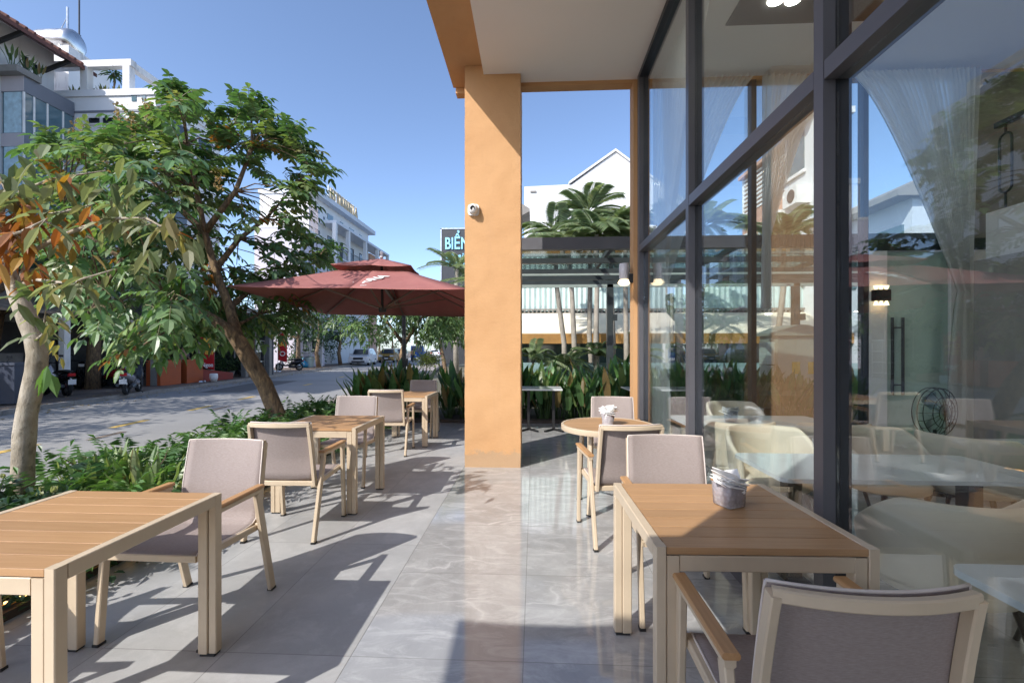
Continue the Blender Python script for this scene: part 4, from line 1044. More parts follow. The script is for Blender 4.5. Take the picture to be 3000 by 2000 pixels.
m=MB(); m.bx(-1.7,14,12.9,12.95,.4,1.05); tag(m.build('garden_fence',simple('pale_teal_fence',(.20,.30,.30),.3,var=.35,scale=1.5)),'low pale teal glazed fence behind the garden plants','fence')
gb=thing('gabled_building','bright white gabled building above the palms','building',(4,28,0))
P=[onY(u,v,28) for u,v in ((1536,547),(1676,540),(1803,445),(1900,515),(2010,600))]
for p in P: p.y=28
pts=[Vector((P[0].x,28,0))]+P+[Vector((P[-1].x,28,0))]
m=MB(); m.prism(pts,(0,10,0)); o=recalc(bpart(gb,'wall',m,M['white']))
m=MB(); a_=P[1];b_=P[2];c_=P[4]
m.prism([a_+Vector((-.2,-.1,.0)),b_+Vector((0,-.1,.02)),c_+Vector((.1,-.1,.0)),c_+Vector((.1,-.1,.14)),b_+Vector((0,-.1,.17)),a_+Vector((-.2,-.1,.14))],(0,10.2,0)); recalc(bpart(gb,'roof',m,M['white']))
p=onY(1562,562,28); m=MB(); m.box(p.x,27.97,p.z,.35,.06,.1); bpart(gb,'vent',m,M['concrete'])
cn=thing('canopy_wing','grey concrete canopy wing jutting out behind the column','canopy',(-1,22,0))
a_=onY(1500,598,22); b_=onY(1552,612,22); m=MB(); m.prism([(a_.x,22,a_.z),(a_.x,22,a_.z-.35),(a_.x+.5,22,a_.z-.55),(b_.x,22,b_.z-.1),(b_.x,22,b_.z+.02),(a_.x+.5,22,a_.z)],(0,2,0)); recalc(bpart(cn,'slab',m,M['concrete'])); m=MB(); m.bx(a_.x-.6,a_.x-.001,22,24,0,a_.z+.2); bpart(cn,'wall',m,M['white'])
# buildings seen through the end glass
pk=thing('peach_house','peach rendered house with white windows and louvred top, seen through two panes','house',(10,19,0))
XP=9.6
y0,y1=onX(2340,600,XP).y,21.5
m=MB(); m.bx(XP,10.9,y0,y1,0,onX(2300,560,XP).z); bpart(pk,'wall',m,M['peach'])
zl=onX(2300,560,XP).z
m=MB(); z=zl+.05
while z<zl+1.6: m.bx(XP,XP+.08,y0,y1,z,z+.09); z+=.19
for yy in (y0+.05,(y0+y1)/2,y1-.05): m.bx(XP-.01,XP+.1,yy-.05,yy+.05,zl,zl+1.7)
bpart(pk,'louvre',m,M['whitep'])
m=MB(); m.bx(XP+.1,10.9,y0,y1,zl,zl+1.6); m.bx(XP-.2,11,y0,y1,zl+1.701,zl+1.85); bpart(pk,'top_storey',m,M['peach'])
for yy in (y0+.9,y0+2.4,y0+3.9):
    for zz in (zl-1.6,zl-4.4):
        m=MB(); m.bx(XP-.03,XP+.02,yy-.42,yy+.42,zz-.7,zz+.7); w2=bpart(pk,'window',m,M['teal_glass'])
        m=MB()
        for q in (-.42,0,.42): m.bx(XP-.07,XP-.031,yy+q-.04,yy+q+.04,zz-.72,zz+.72)
        for q in (-.72,.3,.72): m.bx(XP-.068,XP-.032,yy-.46,yy+.46,zz+q-.04,zz+q+.04)
        m.build('frame',M['whitep'],w2)
wh=thing('white_house','white house with box air conditioners beside the peach house','house',(10,15,0))
m=MB(); m.bx(XP-.5,10.3,15.3,y0-.01,0,onX(2385,395,XP).z+1.5); bpart(wh,'wall',m,M['white'])
m=MB(); m.bx(XP-.9,10.35,15.2,y0-.02,onX(2360,440,XP).z+.6,onX(2360,440,XP).z+.8); bpart(wh,'balcony',m,M['white'])
for yy,zz in ((16.3,zl+.8),(16.3,zl-3)):
    m=MB(); m.bx(XP-.53,XP-.48,yy-.5,yy+.5,zz-.8,zz+.8); w2=bpart(wh,'window',m,M['teal_glass']); m=MB(); m.bx(XP-.6,XP-.531,yy-.6,yy+.6,zz-.9,zz-.8); m.build('sill',M['whitep'],w2)
for yy,zz in ((15.9,zl-.9),(17.0,zl-1.4)):
    m=MB(); m.bx(XP-.95,XP-.501,yy-.42,yy+.42,zz-.3,zz+.3); ac=bpart(wh,'air_conditioner',m,M['whitep']); m=MB(); m.lathe([(0,0),(.22,0),(.22,.02),(0,.02)],16); o=m.build('fan_grille',M['dark_metal'],ac); o.location=(XP-.97,yy-.1,zz); o.rotation_euler=(0,PI/2,0)
lw=thing('low_house','low white house with a grey roof right of the air conditioned one','house',(10,12,0))
m=MB(); m.bx(XP-.2,12,11.8,15.2,0,5.2); bpart(lw,'wall',m,M['pale_blue'])  # white wall; its shade is put in as the pale blue colour
m=MB(); m.prism([(XP-.7,11.6,5.2),(XP-.7,11.6,5.35),(10.7,11.6,6.2),(12.4,11.6,5.35),(12.4,11.6,5.2)],(0,3.59,0)); recalc(bpart(lw,'roof',m,M['concrete']))
for yy in (12.5,14.2):
    m=MB(); m.bx(XP-.24,XP-.19,yy-.45,yy+.45,3.2,4.6); bpart(lw,'window',m,M['teal_glass'])
uc=thing('utility_cabinet','beige electrical cabinet with a sloping lid among the garden plants','cabinet',(5.35,9.75,0),.12)
m=MB(); m.box(0,0,.95,1.0,.6,1.5); m.build('body',M['cabinet'],uc)
m=MB(); m.prism([(-.56,-.36,1.701),(.56,-.36,1.701),(.56,-.36,1.76),(.1,-.36,1.92),(-.1,-.36,1.92),(-.56,-.36,1.76)],(0,.72,0)); recalc(m.build('lid',M['cabinet'],uc))
m=MB(); m.box(0,0,.1,1.1,.7,.2); m.build('plinth',M['concrete'],uc)
m=MB(); m.box(-.6,-.1,1.35,.18,.24,.45); m.box(-.6,-.1,1.0,.16,.22,.2); m.build('meter_box',M['whitep'],uc)
m=MB(); m.box(-.12,-.305,1.05,.16,.01,.24); m.box(.22,-.305,1.05,.16,.01,.24); m.build('notice',M['yellow'],uc)

# ------------------------------------------------------------------ motorbikes and cars
def motorbike(loc,rz,body,label,accent=None,box=None,front=True):
    """scooter lying along local x: front wheel +x"""
    r=thing('motorbike',label,'motorbike',loc,rz,'motorbikes parked on the far pavement')
    for xx,rw in ((.62,.255),(-.60,.25)):
        m=MB(); m.lathe([(rw-.09,-.045),(rw-.02,-.05),(rw,-.02),(rw,.02),(rw-.02,.05),(rw-.09,.045)],22); wh_=m.build('wheel',M['rubber'],r,True); wh_.location=(xx,0,rw); wh_.rotation_euler=(PI/2,0,0)
        m=MB(); m.lathe([(0,-.03),(.05,-.035),(rw-.09,-.02),(rw-.085,.02),(.05,.035),(0,.03)],14); rim=m.build('rim',M['chrome'],wh_)
    def loft(secs,mat,name):
        m=MB(); n=12; bs=[]
        for (x,z,w_,h_) in secs:
            bs.append(m.add([(x,w_*math.cos(2*PI*q/n)*(1),z+h_*math.sin(2*PI*q/n)) for q in range(n)]))
        for a,b in zip(bs,bs[1:]):
            for q in range(n): q2=(q+1)%n; m.addf((a+q,a+q2,b+q2,b+q))
        m.addf([bs[0]+q for q in range(n)]); m.addf([bs[-1]+q for q in reversed(range(n))])
        return recalc(m.build(name,mat,r,True))
    loft([(-.86,.66,.05,.05),(-.72,.62,.12,.10),(-.45,.56,.15,.15),(-.15,.50,.14,.14),(.02,.36,.12,.07),(.25,.33,.12,.06),(.40,.40,.12,.10)],body,'body')
    loft([(.36,.40,.14,.12),(.44,.58,.17,.20),(.50,.72,.15,.20),(.52,.88,.10,.10)],accent or body,'front_shield')
    loft([(.30,.30,.04,.03),(.62,.53,.075,.03),(.86,.42,.05,.03)],accent or body,'mudguard')
    loft([(-.80,.755,.08,.035),(-.55,.76,.13,.05),(-.2,.735,.13,.055),(.02,.70,.09,.04)],M['black'],'seat')
    m=MB(); m.tube([(.50,0,.88),(.44,0,1.0)],.03,8); m.tube([(.34,-.33,1.02),(.44,-.12,1.0),(.44,.12,1.0),(.34,.33,1.02)],.017,8)
    for s in (-1,1): m.tube([(.402,s*.2,1.0),(.40,s*.28,1.21)],.007,5); m.box(.40,s*.28,1.22,.02,.10,.07)
    m.build('handlebar',M['black'],r)
    for s in (-1,1):
        m=MB(); m.tube([(.52,s*.06,.70),(.62,s*.06,.25)],.022,6); m.build('fork',M['black'],r)
    m=MB(); m.box(.585,0,.84,.05,.16,.10); m.build('headlight',M['whitep'],r)
    m=MB(); m.box(-.87,0,.66,.05,.17,.09); m.build('tail_light',M['red'],r)
    m=MB(); m.box(-.90,0,.44,.012,.19,.15); m.bar((-.80,0,.55),(-.9,0,.48),.04,.02); m.build('number_plate',M['whitep'],r)
    m=MB(); m.tube([(-.1,.15,.22),(-.5,.17,.26),(-.78,.17,.33)],[.03,.045,.05],8); m.tube([(-.3,-.1,.3),(-.6,-.12,.25)],[.09,.06],8); m.box(-.15,0,.26,.4,.2,.14); m.build('engine',M['dark_metal'],r)
    m=MB(); m.tube([(-.05,-.1,.25),(-.0,-.28,.02)],.012,6); m.build('kick_stand',M['black'],r)
    if box is not None:
        m=MB(); m.box(-.85,0,1.02,.42,.46,.44); bx_=m.build('delivery_box',box,r); m=MB(); m.box(-.85,0,1.26,.40,.44,.035); m.cur=1; m.box(-.85,0,1.14,.425,.465,.02); m.build('lid',[box,M['whitep']],bx_)
    return r
bk=simple('black_scooter_paint',(.015,.016,.02),.25); si=simple('silver_scooter_paint',(.35,.35,.37),.3,metal=.3); rd=simple('red_scooter_paint',(.35,.01,.025),.25); bl=simple('blue_scooter_paint',(.01,.10,.26),.25); mr=simple('maroon_scooter_paint',(.09,.012,.02),.25)
p=FL(388,1150); motorbike((p.x,p.y,-.02),math.radians(118),si,'grey scooter at the kerb showing its red tail light and white plate',bk)
p=FL(165,1158); motorbike((p.x,p.y,0),math.radians(160),bk,'black and silver motorbike parked just right of the pale near trunk',si)
p=FL(105,1162); motorbike((p.x-.1,p.y,0),math.radians(120),rd,'red tailed motorbike mostly hidden behind the pale near trunk',bk)
p=FL(8,1178); motorbike((p.x,p.y,0),math.radians(-60),si,'pale motorbike at the extreme left facing the street',bk)
p=FL(325,1134); motorbike((p.x,p.y,0),math.radians(155),rd,'red motorbike behind the dark street tree',bk)
p=FL(372,1128); motorbike((p.x,p.y,0),math.radians(160),bl,'blue motorbike parked next to the red one')
p=FL(245,1133); motorbike((p.x,p.y,0),math.radians(-50),mr,'maroon motorbike facing the road left of the dark street tree',bk)
p=FL(402,1117); motorbike((p.x-.3,p.y,0),math.radians(100),bk,'delivery motorbike with a bright red box on its rack',None,M['red'])
p=FL(848,1085); motorbike((p.x,p.y,0),math.radians(200),bk,'dark motorbike parked beyond the second red banner',si)

def car(loc,rz,paint,label,L=4.5,Hh=1.65,wd=1.8,taxi=False):
    r=thing('car',label,'car',loc,rz,'cars parked along the street')
    h=wd/2
    side=[(-L/2,.35),(-L/2+.03,.75),(-L/2+.12,.95),(-L/2+.35,1.05),(-L/2+.75,Hh-.08),(-L/2+1.1,Hh),(.35,Hh),(.75,Hh-.1),(L/2-1.15,1.05),(L/2-.35,.92),(L/2-.05,.75),(L/2,.45),(L/2-.05,.28),(-L/2+.08,.28)]
    m=MB(); n=len(side)
    rings=[]
    for s,t in ((-1,0),(-.97,1),(.97,1),(1,0)):
        rings.append(m.add([(x, s*h*(1 if z<1.0 else 1-.22*(z-1.0)/(Hh-1.0)) , z) for x,z in side]))
    for a,b in zip(rings,rings[1:]):
        for q in range(n): q2=(q+1)%n; m.addf((a+q,a+q2,b+q2,b+q))
    m.addf([rings[0]+q for q in range(n)]); m.addf([rings[-1]+q for q in reversed(range(n))])
    b_=recalc(m.build('body',paint,r)); bv=b_.modifiers.new('bevel','BEVEL'); bv.width=.05; bv.segments=2; bv.limit_method='ANGLE'
    for s in (-1,1):
        def yy(z): return s*(h*(1-.22*(z-1.0)/(Hh-1.0))+.012)
        for pts in ([(-L/2+.62,1.08),(-L/2+.95,Hh-.12),(-.15,Hh-.1),(-.15,1.06)],[(-.05,1.06),(-.05,Hh-.1),(.42,Hh-.13),(L/2-1.3,1.08)]):
            m=MB(); m.prism([(x,yy(z),z) for x,z in pts],(0,-s*.03,0)); recalc(m.build('window',M['win_dark'],r))
        m=MB(); m.box(L/2-1.25,s*(h+.1),1.08,.1,.2,.14); m.build('mirror',paint,r)
        m=MB(); m.box(L/2-.10,s*(h-.28),.80,.14,.42,.16); m.build('headlight',M['whitep'],r)
        m=MB(); m.box(-L/2+.06,s*(h-.2),.88,.12,.3,.2); m.build('tail_light',M['red'],r)
        for xx in (-L/2+.85,L/2-.88):
            m=MB(); m.lathe([(.2,-.1),(.31,-.11),(.335,-.07),(.335,.07),(.31,.11),(.2,.1)],24); w_=m.build('wheel',M['rubber'],r,True); w_.location=(xx,s*(h-.09),.335); w_.rotation_euler=(PI/2,0,0)
            m=MB(); m.lathe([(0,-.115),(.06,-.12),(.20,-.10),(.20,.10),(.06,.12),(0,.115)],14); m.build('rim',M['chrome'],w_)
    m=MB(); m.prism([(L/2-1.12,-h*.80,1.08),(L/2-1.12,h*.80,1.08),(.78,h*.7,Hh-.12),(.78,-h*.7,Hh-.12)],(.03,0,.012)); recalc(m.build('windscreen',M['win_dark'],r))
    m=MB(); m.prism([(-L/2+.36,-h*.78,1.1),(-L/2+.36,h*.78,1.1),(-L/2+.76,h*.7,Hh-.14),(-L/2+.76,-h*.7,Hh-.14)],(-.03,0,.012)); recalc(m.build('rear_window',M['win_dark'],r))
    m=MB(); m.box(L/2-.01,0,.68,.05,.9,.22); m.box(L/2-.0,0,.40,.05,1.2,.14); m.build('grille',M['black'],r)
    m=MB(); m.box(L/2+.02,0,.52,.02,.46,.11); m.build('number_plate',M['whitep'],r)
    if taxi: m=MB(); m.box(-.2,0,Hh+.08,.2,.5,.14); m.build('roof_sign',M['whitep'],r)
    return r
RA=math.atan2(.989,-.148)
def onroad(u,v,z=-.12): return FL(u,v,z)
cw=simple('white_car_paint',(.78,.78,.80),.2,var=.02); cg=simple('gold_car_paint',(.40,.24,.05),.25); cb2=simple('dark_car_paint',(.03,.035,.045),.2); cbl=simple('blue_truck_paint',(.02,.13,.45),.3)
p=onroad(1062,1070); car((p.x-.3,p.y+1,-.12),RA+PI,cw,'white sport utility car with dark grille facing the camera beyond the tree')
p=onroad(1140,1061); car((p.x,p.y,-.12),RA+PI,cg,'gold car on the street partly behind the near tree fork',taxi=False)
p=onroad(1172,1056); car((p.x,p.y,-.12),RA+PI,cb2,'small dark car far down the street')
# blue light truck
tr_=thing('truck','blue light truck far down the street left of the parasol pole','truck',(0,0,0),RA+PI); p=onroad(1228,1056); tr_.location=(p.x,p.y,-.12)
m=MB(); m.prism([(1.2,-.85,.45),(2.6,-.85,.45),(2.6,-.85,1.15),(2.3,-.85,2.05),(1.2,-.85,2.05)],(0,1.7,0)); recalc(m.build('cab',cbl,tr_))
m=MB(); m.bx(-2.4,1.1,-.9,.9,.75,1.25); m.build('load_bed',cbl,tr_)
m=MB(); m.prism([(2.615,-.7,1.2),(2.615,.7,1.2),(2.34,.68,1.95),(2.34,-.68,1.95)],(.02,0,.01)); m.build('windscreen',M['win_dark'],tr_)
for xx in (1.9,-1.6):
    for s in (-1,1):
        m=MB(); m.lathe([(.15,-.1),(.36,-.1),(.38,0),(.36,.1),(.15,.1)],18); w_=m.build('wheel',M['rubber'],tr_,True); w_.location=(xx,s*.78,.38); w_.rotation_euler=(PI/2,0,0)
# far car row
for k,(u,v,pt_,lb) in enumerate(((1306,1050,cb2,'black car parked at the far right end of the street'),(1276,1046,cw,'white car in the distance right of the parasol pole'))):
    p=onroad(u,v); car((p.x,p.y,-.12),RA,pt_,lb)

# ------------------------------------------------------------------ banners, flag, people, pavement clutter
def banner(u,v,h,label,lines,group='red feather banners'):
    p=FL(u,v); r=thing('feather_banner',label,'banner',(p.x,p.y,0),math.radians(30),group)
    m=MB(); m.tube([(0,0,0),(0,0,h*.75),(.06,0,h*.95),(.22,0,h*1.03)],.014,6); m.lathe([(0,0),(.22,0),(.2,.05),(0,.06)],14); m.build('pole',M['chrome'],r)
    m=MB(); wd=.52
    def fn(a,b):
        z=h*.30+h*.72*b; top=max(0,(b-.80)/.2); x=.012+a*wd*(1-.45*top**2)+.1*top*top
        return (x,.03*math.sin(b*7+a*3),z-.16*a*(1 if b<.1 else 0))
    m.grid(fn,6,24); o=m.build('cloth',M['red'],r,True); sd_=o.modifiers.new('t','SOLIDIFY'); sd_.thickness=.004
    for k,(tx_,mt,sz) in enumerate(lines):
        if not tx_: continue
        for sgn in (1,):
            o=text_mesh('lettering',tx_,sz,mt,r,Matrix(((1,0,0,0),(0,0,-1,0),(0,1,0,0),(0,0,0,1))),.003,.008); ww=max(v_.co.x for v_ in o.data.vertices)
            o.data.transform(Matrix.Diagonal((min(1.3,.44/ww),1,1,1))); o.location=(.05,-.045,h*(.80-.125*k))
    return r
def disc(r_,par,z,h):
    m=MB(); m.lathe([(0,0),(.15,0)],18); o=m.build('emblem',M['yellow'],par); o.rotation_euler=(PI/2,0,0); o.location=(.27,-.05,h*z)
b1=banner(586,1118,2.2,'red banner with gold emblem and lettering beside the orange counter',[('',M['yellow'],.2),('Cơm',M['yellow'],.26),('Tấm',M['yellow'],.26),('',M['yellow'],.2),('Ngon',M['whitep'],.24)]); disc(.15,b1,.86,2.2)
b2=banner(814,1088,2.45,'red banner with yellow lettering in front of the lilac house',[('Phở',M['yellow'],.34),('Bò',M['yellow'],.34),('',M['yellow'],.2)])
m=MB(); m.lathe([(.11,0),(.16,0)],18); o=m.build('emblem',M['whitep'],b2); o.rotation_euler=(PI/2,0,0); o.location=(.27,-.05,2.45*.47)
p=FL(960,1065,0); fg=thing('national_flag','red flag with a yellow star hanging by the street trees','flag',(p.x,p.y,0),.3)
zf1=W(960,978,(p-Vector((0,0,0))).y).z; zf1=1.42+45.6/1333*p.y
m=MB(); m.tube([(0,0,0),(0,0,zf1+.15)],.03,6); m.build('pole',M['chrome'],fg)
def ff(a,b): return (-a*.75*(.75+.25*b),.10*math.sin(a*6),zf1-1.15*(1-b)*(1)-.35*a)
m=MB(); m.grid(ff,8,8); o=m.build('cloth',M['red'],fg,True)
m=MB(); P=[]
for q in range(10): a=PI/2+2*PI*q/10; rr=.2 if q%2==0 else .08; P.append((-.38+rr*math.cos(a),-.13,zf1-.62+rr*math.sin(a)))
m.prism(P,(0,.012,0)); m.build('star',M['yellow'],fg)
def person(loc,rz,label,pose,clothes,h=1.65):
    """one skinned body; hair and clothes are its children"""
    k=h/1.65
    J={'pel':(0,0,.92),'chest':(0,.0,1.22),'neck':(0,0,1.40),'head':(0,-.02,1.50),'top':(0,-.01,1.62),
       'sl':(.17,0,1.36),'el':(.22,.02,1.10),'hl':(.20,-.10,.88),'sr':(-.17,0,1.36),'er':(-.22,.02,1.10),'hr':(-.20,-.10,.88),
       'tl':(.09,0,.86),'kl':(.10,-.02,.48),'al':(.10,.03,.08),'fl':(.11,-.14,.03),'tr':(-.09,0,.86),'kr':(-.10,-.02,.48),'ar':(-.10,.03,.08),'fr':(-.11,-.14,.03)}
    J.update(pose)
    R={'pel':.135,'chest':.145,'neck':.055,'head':.085,'top':.07,'sl':.06,'el':.045,'hl':.035,'sr':.06,'er':.045,'hr':.035,'tl':.09,'kl':.06,'al':.042,'fl':.035,'tr':.09,'kr':.06,'ar':.042,'fr':.035}
    E=[('pel','chest'),('chest','neck'),('neck','head'),('head','top'),('chest','sl'),('sl','el'),('el','hl'),('chest','sr'),('sr','er'),('er','hr'),('pel','tl'),('tl','kl'),('kl','al'),('al','fl'),('pel','tr'),('tr','kr'),('kr','ar'),('ar','fr')]
    def skin(name,keys,mat,parent,grow=0):
        me=bpy.data.meshes.new(name); ks=[q for q in J if q in keys]; me.from_pydata([Vector(J[q])*k for q in ks],[(ks.index(a),ks.index(b)) for a,b in E if a in ks and b in ks],[])
        o=bpy.data.objects.new(name,me); COL.objects.link(o); o.parent=parent; me.materials.append(mat)
        sm=o.modifiers.new('skin','SKIN'); 
        for q,vv in zip(ks,me.skin_vertices[0].data): vv.radius=((R[q]+grow)*k,(R[q]+grow)*k); vv.use_root=(q==ks[0])
        ss=o.modifiers.new('sub','SUBSURF'); ss.levels=1; ss.render_levels=2; return o
    r=thing('person',label,'person',loc,rz)
    skin('body',set(J),M['skin'],r)
    skin('shirt',{'pel','chest','sl','sr','el','er'},clothes[0],r,.014)
    skin('trousers',{'pel','tl','kl','al','tr','kr','ar'},clothes[1],r,.012)
    m=MB(); hx=Vector(J['top'])*k
    m.lathe([(0,.075),(.05,.065),(.085,.02),(.088,-.05),(.08,-.09)],14,(hx.x,hx.y+.015,hx.z-.035)); m.build('hair',M['hair'],r,True)
    m=MB(); hd=Vector(J['head'])*k
    for s in (-1,1): m.box(hd.x+s*.032,hd.y-.083,hd.z+.03,.018,.012,.010)
    m.box(hd.x,hd.y-.082,hd.z-.045,.045,.01,.008); m.build('face',M['hair'],r)
    for s,key in ((1,'hl'),(-1,'hr')):
        hp=Vector(J[key])*k; m=MB()
        for q in range(4): m.tube([hp+Vector((s*.0+(q-1.5)*.017,-.02,-.01)),hp+Vector(((q-1.5)*.019,-.055,-.035)),hp+Vector(((q-1.5)*.018,-.06,-.07))],[.009,.0085,.006],6)
        m.tube([hp+Vector((-s*.025,-.01,0)),hp+Vector((-s*.045,-.04,-.03))],[.010,.007],6); m.build('hand',M['skin'],r)
    return r
grey=simple('grey_trousers',(.06,.06,.07),.8)
p=FL(462,1112); person((XC-.75,19.3,0),math.radians(60),'dark haired person in a tan shirt standing behind the orange counter',{'hl':(.16,-.28,1.02),'hr':(-.16,-.28,1.02)},(M['shirt'],grey),1.62)
p=onroad(1209,1063); person((p.x,p.y,-.12),math.radians(170),'distant person walking along the street left of the parasol pole',{'kl':(.1,-.18,.5),'al':(.1,-.10,.10),'fl':(.11,-.26,.06),'ar':(-.1,.22,.12),'fr':(-.11,.08,.05)},(M['yellow'],grey),1.65)
# clutter
p=FL(887,1076); bg_=thing('plastic_bag','bright blue plastic bag lying on the far pavement','bag',(p.x,p.y,0))
m=MB(); m.lathe([(0,0),(.34,.02),(.42,.18),(.36,.38),(.16,.56),(.05,.62),(.10,.74),(0,.72)],16,sy=.8); o=m.build('sack',simple('blue_plastic',(.01,.22,.42),.35),bg_,True)
for vv in o.data.vertices: vv.co+=Vector((rnd.uniform(-.04,.04),rnd.uniform(-.04,.04),rnd.uniform(-.02,.02)))
p=FL(908,1075); bn=thing('waste_bin','pale green waste bin beside the blue bag','bin',(p.x,p.y,0)); m=MB(); m.lathe([(0,0),(.26,0),(.32,.7),(.34,.7),(.34,.76),(0,.78)],16); autosmooth(m.build('body',M['corr'],bn))
m=MB(); m.lathe([(.0,.78),(.34,.79),(.3,.86),(0,.9)],16); m.build('lid',simple('grey_lid',(.2,.25,.25),.5),bn)
p=FL(35,1190); nb2=thing('crate_bin','dark blue waste container at the far left kerb','bin',(p.x-1,p.y+.6,0),.1); m=MB(); m.box(0,0,.52,1.3,.7,1.0); o=m.build('body',simple('navy_plastic',(.035,.045,.075),.5),nb2); m=MB(); m.box(0,0,1.05,1.36,.76,.07); m.build('lid',simple('navy_lid',(.05,.06,.09),.5),nb2)
p=FL(38,1112); cr=thing('toy_figure','small bright red heap of goods behind the container','goods',(p.x,p.y,.9)); m=MB()
for q in range(9): m.lathe([(0,0),(.16,.05),(.18,.2),(.1,.32),(0,.34)],9,(rnd.uniform(-.25,.25),rnd.uniform(-.2,.2),rnd.uniform(-.1,.12)))
m.build('bundle',M['red'],cr,True); m=MB(); m.box(0,0,-.5,.9,.6,.8); m.build('crate',M['concrete'],cr)
p=FL(518,1118); wp=thing('plant_pot','small white pot at the foot of the orange counter','pot',(XC+.5,p.y+.2,0)); m=MB(); m.lathe([(0,0),(.12,0),(.17,.2),(.16,.34),(.12,.36),(.1,.34),(0,.3)],14); m.build('pot',M['whitep'],wp,True)
# lights in the planting at the terrace end
p=W(1103,1100,9.6); bo=thing('bollard_lamp','grey domed bollard lamp among broad leaves at the terrace end','lamp',(p.x,9.45,-.02)); m=MB(); m.tube([(0,0,0),(0,0,.62)],.05,12); m.build('post',M['dark_metal'],bo); m=MB(); m.lathe([(0,.62),(.10,.62),(.13,.68),(.13,.76),(.09,.84),(0,.87)],16); m.build('head',M['grey_panel'],bo,True)
p=W(1160,1085,10); wl_=thing('garden_lantern','white tapered lantern beside the parasol pole','lantern',(p.x,9.9,-.02)); m=MB(); m.tube([(0,0,0),(0,0,.75)],.025,8); m.build('post',M['dark_metal'],wl_); m=MB(); m.lathe([(0,.72),(.07,.72),(.14,1.06),(.13,1.06),(.0,1.0)],4); m.build('shade',M['whitep'],wl_)
p=W(1119,1040,10.4); sp=thing('sign_post','thin dark steel post standing in the end planting','post',(p.x,10.3,-.02)); m=MB(); m.tube([(0,0,0),(0,0,1.25)],.035,8); m.box(0,0,1.255,.09,.09,.02); m.build('pole',M['dark_metal'],sp)
# ------------------------------------------------------------------ planting
G=random.Random(21)
def jit(c,g,s=.22):
    k=1+g.uniform(-s,s); return tuple(max(0,x*k*(1+g.uniform(-.06,.06))) for x in c)
def rdir(g,zmin=-.3,zmax=1.0):
    a=g.uniform(0,2*PI); z=g.uniform(zmin,zmax); r=math.sqrt(max(0,1-z*z)); return Vector((r*math.cos(a),r*math.sin(a),z))
def frond(m,base,d,L,pairs,ll,lw,droop,col,g,twig=None,taper=True,simple=False):
    d=d.normalized(); pts=[]
    for k in range(6):
        t=k/5; pts.append(base+d*L*t-Vector((0,0,droop*L*t*t)))
    if twig is not None: m.cur=1; m.tube(pts,[.006,.005,.004,.004,.003,.002],4,False); m.cur=0
    for k in range(pairs):
        t=.22+.78*k/(pairs-1) if pairs>1 else .6
        i=min(int(t*5),4); f=t*5-i; p=pts[i].lerp(pts[i+1],f); tg=(pts[i+1]-pts[i]).normalized()
        sd=tg.cross(Vector((0,0,1)))
        if sd.length<.1: sd=Vector((1,0,0))
        sd.normalize(); up=sd.cross(tg).normalized()
        s=(1-.45*abs(t-.5)*2) if taper else 1
        for sg in (-1,1):
            ld=(sd*sg+tg*g.uniform(.35,.7)-Vector((0,0,g.uniform(.05,.45)))).normalized()
            m.col=jit(col,g,.18); m.leaf(p,ld,up+sd*sg*g.uniform(-.2,.3),ll*s*g.uniform(.85,1.1),lw*s,g.uniform(.05,.3),.3,simple)
    m.col=jit(col,g); m.leaf(pts[-1],(pts[-1]-pts[-2]),Vector((0,0,1)),ll*.9,lw,.3,.3,simple)
def inpoly(x,y,P):
    c=False; j=len(P)-1
    for i in range(len(P)):
        if (P[i][1]>y)!=(P[j][1]>y) and x<(P[j][0]-P[i][0])*(y-P[i][1])/(P[j][1]-P[i][1])+P[i][0]: c=not c
        j=i
    return c
def to_local(pts,o): return [Vector(p)-o for p in pts]

# --- the leaning street tree
lt_base=Vector((-3.62,6.75,-.05))
lt=thing('street_tree','big leaning tree with rough brown bark and dark green compound leaves','tree',lt_base)
tr_px=[(812,1215,7.0),(775,1125,6.9),(735,1060,6.8),(700,1000,6.75),(668,965,6.7),(610,925,6.65),(545,895,6.6)]
trunk=[Vector((lt_base.x,lt_base.y,-.1))]+[W(*q) for q in tr_px]
radii=[.17,.125,.115,.115,.11,.085,.065,.05]
limbs=[([W(700,1000,6.75),W(672,900,6.9),W(630,790,7.0),W(600,680,6.9),W(575,560,6.8),W(548,420,6.7),W(535,300,6.6)],[.085,.07,.055,.045,.033,.022,.012]),
 ([W(545,895,6.6),W(450,830,6.4),W(360,760,6.3),W(260,690,6.3),W(190,600,6.4)],[.05,.045,.035,.025,.012]),
 ([W(630,790,7.0),W(700,700,7.6),W(780,640,8.0),W(850,560,7.9)],[.05,.04,.028,.012]),
 ([W(600,680,6.9),W(690,560,7.0),W(740,430,7.2),W(735,320,7.3)],[.05,.035,.025,.012]),
 ([W(600,680,6.9),W(480,570,7.2),W(390,460,7.4),W(330,370,7.4)],[.05,.035,.025,.012]),
 ([W(672,900,6.9),W(735,850,8.0),W(830,790,8.7),W(930,770,9.6)],[.05,.035,.025,.012]),
 ([W(610,925,6.65),W(520,960,6.1),W(450,990,5.8),W(420,1010,5.7)],[.035,.025,.018,.01]),
 ([W(360,760,6.3),W(300,850,6.0),W(260,920,5.8)],[.03,.02,.01]),
 ([W(668,965,6.7),W(760,920,7.6),W(840,900,8.4)],[.03,.02,.01])]
m=MB(); m.tube(to_local(trunk,lt_base),radii,14)
for P,R in limbs: m.tube(to_local(P,lt_base),R,9)
nodes=[p for P,R in limbs for p in P]
